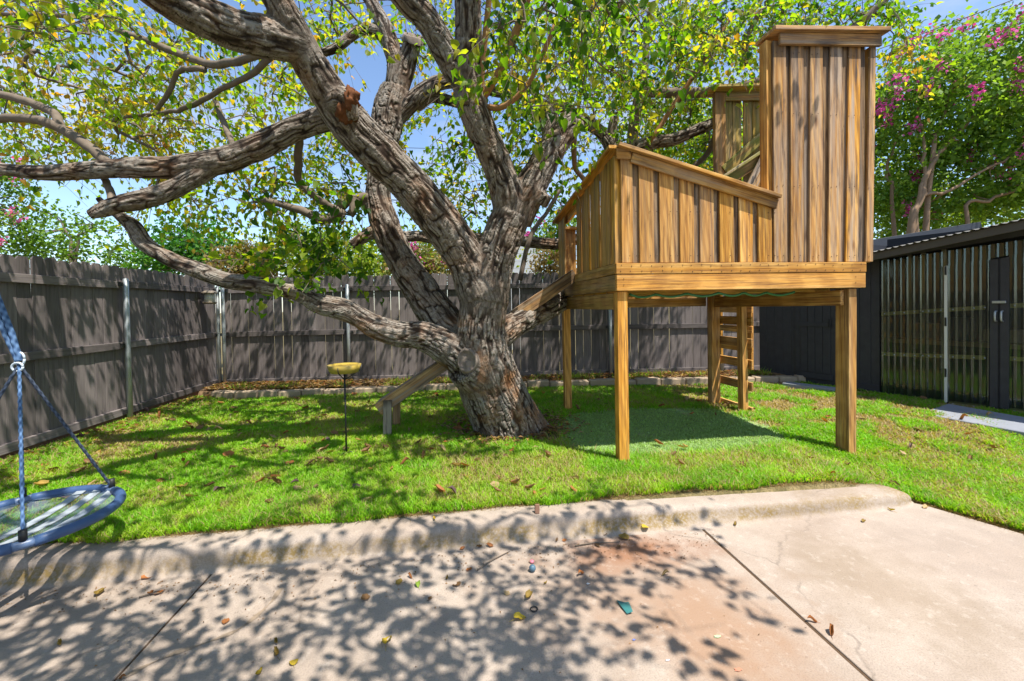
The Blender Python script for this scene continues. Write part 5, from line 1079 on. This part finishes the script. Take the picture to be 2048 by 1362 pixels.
while k < 240:
    d = math.exp(random.uniform(math.log(2.9), math.log(6.8))); px_ = random.choice([random.uniform(-40, 1100), random.uniform(-40, 2050)]); P = (r0*((px_-1024)/F)+np.array([math.sin(yaw), math.cos(yaw), 0]))*d
    if not inlawn(P[:1], P[1:2])[0] or abs(P[0]-.62)+abs(P[1]-4.7) < .55: continue
    P = np.array([P[0], P[1], float(lawn_h(P[0], P[1]))+.034]); k += 1
    c_ = random.choice('BBRTPRTBO'); zn = 'on the grass near the side fence and swing' if P[0] < -2.2 else 'on the grass along the kerb' if P[1] < 3.5 and P[0] < 2.6 else 'under the playhouse' if 1.3 < P[0] < 3.6 and P[1] < 5.4 else 'on the sunny grass before the shed' if P[0] >= 2.6 else 'on the grass around the bird bath' if P[0] < -.3 and P[1] < 5.2 else 'on the grass close to the trunk' if P[1] < 5.6 else 'on the grass towards the stone edging'
    fallen(P, random.uniform(.065, .12), c_, {'B': 'dark brown', 'R': 'rust red', 'T': 'pale tan', 'P': 'dull purplish', 'O': 'ochre'}[c_]+' curled dry leaf lying '+zn, 'dry leaves scattered over the lawn', None, .6)
# fine crumbs along kerb and joints
n = 1100; xc = rng.uniform(-2.7, 1.6, n); yc = 2.55-np.abs(rng.normal(0, .10, n))-rng.choice([0, .3, .8], n, p=[.7, .2, .1])*rng.uniform(0, 1, n); s_ = rng.uniform(.0015, .005, n); az = rng.uniform(0, 6.28, n)
B0 = np.stack([xc, yc, np.full(n, -.1175)], 1); V = np.stack([B0+np.stack([np.cos(az+q)*s_*f, np.sin(az+q)*s_*f, s_*h_], 1) for q, f, h_ in ((0, 2, .1), (1.9, 1, .8), (3.5, 1.3, .2))], 1); me = np_mesh('leaf_crumbs', V.reshape(-1, 3), np.arange(n*3).reshape(-1, 3)); vcol(me, np.repeat(np.array(BRN)*rng.uniform(.4, 1.4, (n, 1)), 3, 0)); tag(mobj('leaf_crumbs', me, DRY), 'fine leaf crumbs strewn along the foot of the kerb', 'litter', None, 'stuff')
# mulch leaf litter in the corner bed, dead edge grass
n = 9000; xc = np.concatenate([rng.uniform(-4.0, -1.8, 4000), rng.uniform(-4.05, 5.4, 5000)]); yc = edge_y(xc)+.1+rng.uniform(0, 1, n)*(bf_y(xc)-edge_y(xc)-.12); s_ = rng.uniform(.012, .034, n); az = rng.uniform(0, 6.28, n); B0 = np.stack([xc, yc, .10+rng.uniform(0, .02, n)], 1)
V = np.stack([B0+np.stack([np.cos(az+q)*s_*f, np.sin(az+q)*s_*f, s_*h_], 1) for q, f, h_ in ((0, 1.2, .1), (1.7, .7, .6), (3.1, 1.1, .2), (4.7, .7, .5))], 1); cc = np.array([BRN, TAN, OCH, RED])[rng.integers(4, size=n)]; me = np_mesh('leaf_litter', V.reshape(-1, 3), np.arange(n*4).reshape(-1, 4)); vcol(me, np.repeat(cc*rng.uniform(.6, 1.3, (n, 1)), 4, 0)); tag(mobj('leaf_litter', me, DRY), 'brown leaf litter covering the bed along the fences', 'litter', None, 'stuff')
n = 14000; xc = rng.uniform(-2.9, 3.25, n); yc = kerb_back(xc)+rng.normal(.045, .025, n); k = rng.uniform(0, 1, n) < .35; xc[k] = rng.uniform(3.3, 3.9, k.sum()); yc[k] = 2.62-(xc[k]-3.32)/.42+rng.normal(0.05, .03, k.sum())
hg = rng.uniform(.01, .05, n); az = rng.uniform(0, 6.28, n); s_ = np.stack([np.cos(az), np.sin(az), 0*az], 1)*.0026; B0 = np.stack([xc, yc, lawn_h(xc, yc)-.002], 1); tp = np.stack([rng.normal(0, .9, n)*hg, rng.normal(-.2, .8, n)*hg, hg*.5], 1); V = np.stack([B0-s_, B0+s_, B0+tp], 1)
me = np_mesh('dead_edge_grass', V.reshape(-1, 3), np.arange(n*3).reshape(-1, 3)); vcol(me, np.repeat(np.array([(.40, .28, .14), (.26, .15, .07), (.2, .13, .06)])[rng.integers(3, size=n)]*rng.uniform(.6, 1.2, (n, 1)), 3, 0)); tag(mobj('dead_edge_grass', me, GRASSM), 'dead straw grass along the edge of the lawn', 'grass', None, 'stuff')
n = 2600; t_ = rng.uniform(0, 1, n); ft = rng.uniform(0, 1, n) < .62; aa = rng.uniform(0, 6.28, n); rr_ = .42+np.abs(rng.normal(0, .22, n))
xc = np.where(ft, -4.06+np.abs(rng.normal(0, .16, n)), .55+rr_*np.cos(aa)); yc = np.where(ft, rng.uniform(3.2, 7.1, n), 4.72+rr_*np.sin(aa)*.9); s_ = rng.uniform(.012, .032, n); az = rng.uniform(0, 6.28, n); B0 = np.stack([xc, yc, lawn_h(xc, yc)+rng.uniform(.012, .045, n)], 1)
V = np.stack([B0+np.stack([np.cos(az+q)*s_*f, np.sin(az+q)*s_*f, s_*h_], 1) for q, f, h_ in ((0, 1.2, .1), (1.7, .7, .6), (3.1, 1.1, .2), (4.7, .7, .5))], 1); cc = np.array([BRN, TAN, OCH, RED])[rng.integers(4, size=n)]; me = np_mesh('leaf_debris', V.reshape(-1, 3), np.arange(n*4).reshape(-1, 4)); vcol(me, np.repeat(cc*rng.uniform(.6, 1.4, (n, 1)), 4, 0)); tag(mobj('leaf_debris', me, DRY), 'crumbled brown leaves along the side fence foot and round the trunk', 'litter', None, 'stuff')
# nail heads on the front of the playhouse
pr = []
def nail(x, y, z):
    V, Q = lathe([(.0005, .002), (.0036, .0016), (.0042, 0)], 7); pr.append((np.stack([V[:, 0]+x, y-V[:, 2], V[:, 1]+z], 1)-np.array(TH), Q))
for k in range(26):
    for z_ in (1.622, 1.668): nail(1.36+k*.0895+random.uniform(-.008, .008), 3.394, z_+random.uniform(-.006, .006))
for x_ in xs_:
    for z_ in (1.74, 2.35, 2.98, 3.5): nail(x_+.03, 3.397, z_); nail(x_+.085, 3.397, z_+.01)
for k in range(8):
    for z_ in (1.75, 2.12): nail(1.44+k*.18, 3.398, z_); nail(1.50+k*.18, 3.398, z_)
for x_ in (1.385, 3.55):
    for dz in (.03, .08): nail(x_, 3.397, 1.48+dz)
tag(mobj('nails', quads_mesh('nails', pr), m_plain('rusty_nail', (.06, .035, .025), .6, .4, .4), th), None, None, None, 'stuff')
# twigs and small finds
for (x0_, y0_, x1_, y1_, lab) in ((55, 1162, 115, 1155, 'thin dark twig lying on the concrete below the swing'), (1150, 1092, 1240, 1084, 'thin dark twig lying in the reddish stain'), (955, 1140, 1020, 1102, 'bent fine twig left of the blue ball'), (278, 1195, 325, 1186, 'short dark stalk on the left slab')):
    A, B = gz(x0_, y0_, -.114), gz(x1_, y1_, -.114); tag(tube('twig', np.array([A, A*.6+B*.4+np.array([.004, .012, .004]), B]), [.0045, .004, .002], TWIG, None, 6), lab, 'twig')
def orb(name, px_, py_, r, mat, label, cat, sq=1.0):
    p = gz(px_, py_, -.12); V, Q = lathe([(r*math.cos(a), r*sq*(1+math.sin(a))) for a in np.linspace(-1.57, 1.57, 13)], 18); tag(mobj(name, quads_mesh(name, [(V, Q)]), mat, None, tuple(p)), label, cat)
orb('toy_ball', 1065, 1143, .019, m_plain('slate_blue', (.07, .13, .18), .4), 'small slate blue ball on the concrete', 'ball')
orb('toy_piece', 1064, 1126, .013, m_plain('pink_plastic', (.65, .22, .28), .4), 'tiny pink toy piece behind the blue ball', 'toy', .7)
p = gz(1068, 1219, -.117); tag(mobj('metal_ring', quads_mesh('metal_ring', [tube_arrays(np.array([(.017*math.cos(t), .017*math.sin(t), .003) for t in np.linspace(0, 6.28, 21)]), .0032, 6)]), BLACKM, None, tuple(p)), 'small dark ring lying on the concrete', 'ring')
V, Fq = [], []
r = np.random.default_rng(3); q = [gz(a, b_, -.114) for a, b_ in ((1232, 1200), (1248, 1205), (1258, 1208), (1266, 1226), (1254, 1228), (1242, 1214))]; c_ = sum(q)/6; V = np.array([c_+np.array([0, 0, .016])]+[p_+np.array([0, 0, r.uniform(0, .012)]) for p_ in q]); me = np_mesh('plastic_scrap', V, np.array([(0, i+1, (i+1) % 6+1) for i in range(6)])); tag(mobj('plastic_scrap', me, m_plain('teal_plastic', (.04, .16, .16), .2, .6)), 'crumpled teal plastic scrap on the concrete', 'plastic scrap')
p = gz(1074, 1027, .005); tag(bar('wood_chunk', p, p+np.array([.004, .012, .055]), .030, .018, m_plain('brown_wood', (.22, .12, .08), .8), None, (0, 1, 0), .002), 'brown wood chunk standing on the kerb top', 'wood chunk')
def splash(px_, py_, w, h, col, label):
    c_ = gz(px_, py_, -.1165); n = 14; r_ = np.random.default_rng(int(px_)); V = [(0, 0, 0)]+[(w*math.cos(i*6.283/n)*r_.uniform(.5, 1), h*math.sin(i*6.283/n)*r_.uniform(.5, 1), 0) for i in range(n)]
    tag(mobj('paint_mark', np_mesh('paint_mark', np.array(V), np.array([(0, i+1, (i+1) % n+1) for i in range(n)])), m_plain('chalk_paint', col, .9, .1, 0, .2, 40), None, tuple(c_)), label, 'paint mark')
splash(1435, 1272, .022, .010, (.34, .42, .26), 'faint green paint smear on the concrete'); splash(1476, 1339, .02, .012, (.52, .20, .13), 'faint red paint smear on the concrete'); splash(1268, 1279, .010, .006, (.16, .2, .46), 'small blue paint drip on the concrete'); splash(1176, 1167, .012, .010, (.7, .68, .66), 'white paint splat on the concrete'); splash(1335, 1320, .012, .005, (.5, .52, .68), 'pale lilac paint spots on the concrete')
# sealed crack wandering over the middle slab
P = spline(np.array([gz(a, b_, -.1172) for a, b_ in ((562, 1176), (540, 1206), (505, 1238), (470, 1262), (420, 1282), (350, 1306), (290, 1332), (235, 1362))]), 6); T = np.gradient(P, axis=0); T /= np.linalg.norm(T, axis=1)[:, None]; S_ = np.cross(T, (0, 0, 1.0)); wv = (.008+.006*np.sin(np.arange(len(P))*.7))[:, None]
V = np.stack([P-S_*wv, P+S_*wv], 1).reshape(-1, 3); tag(mobj('sealed_crack', np_mesh('sealed_crack', V, np.array([(2*i, 2*i+1, 2*i+3, 2*i+2) for i in range(len(P)-1)])), m_plain('crack_sealant', (.24, .185, .135), .8, .2, 0, .35, 25)), 'meandering sealed crack line in the concrete', 'crack')
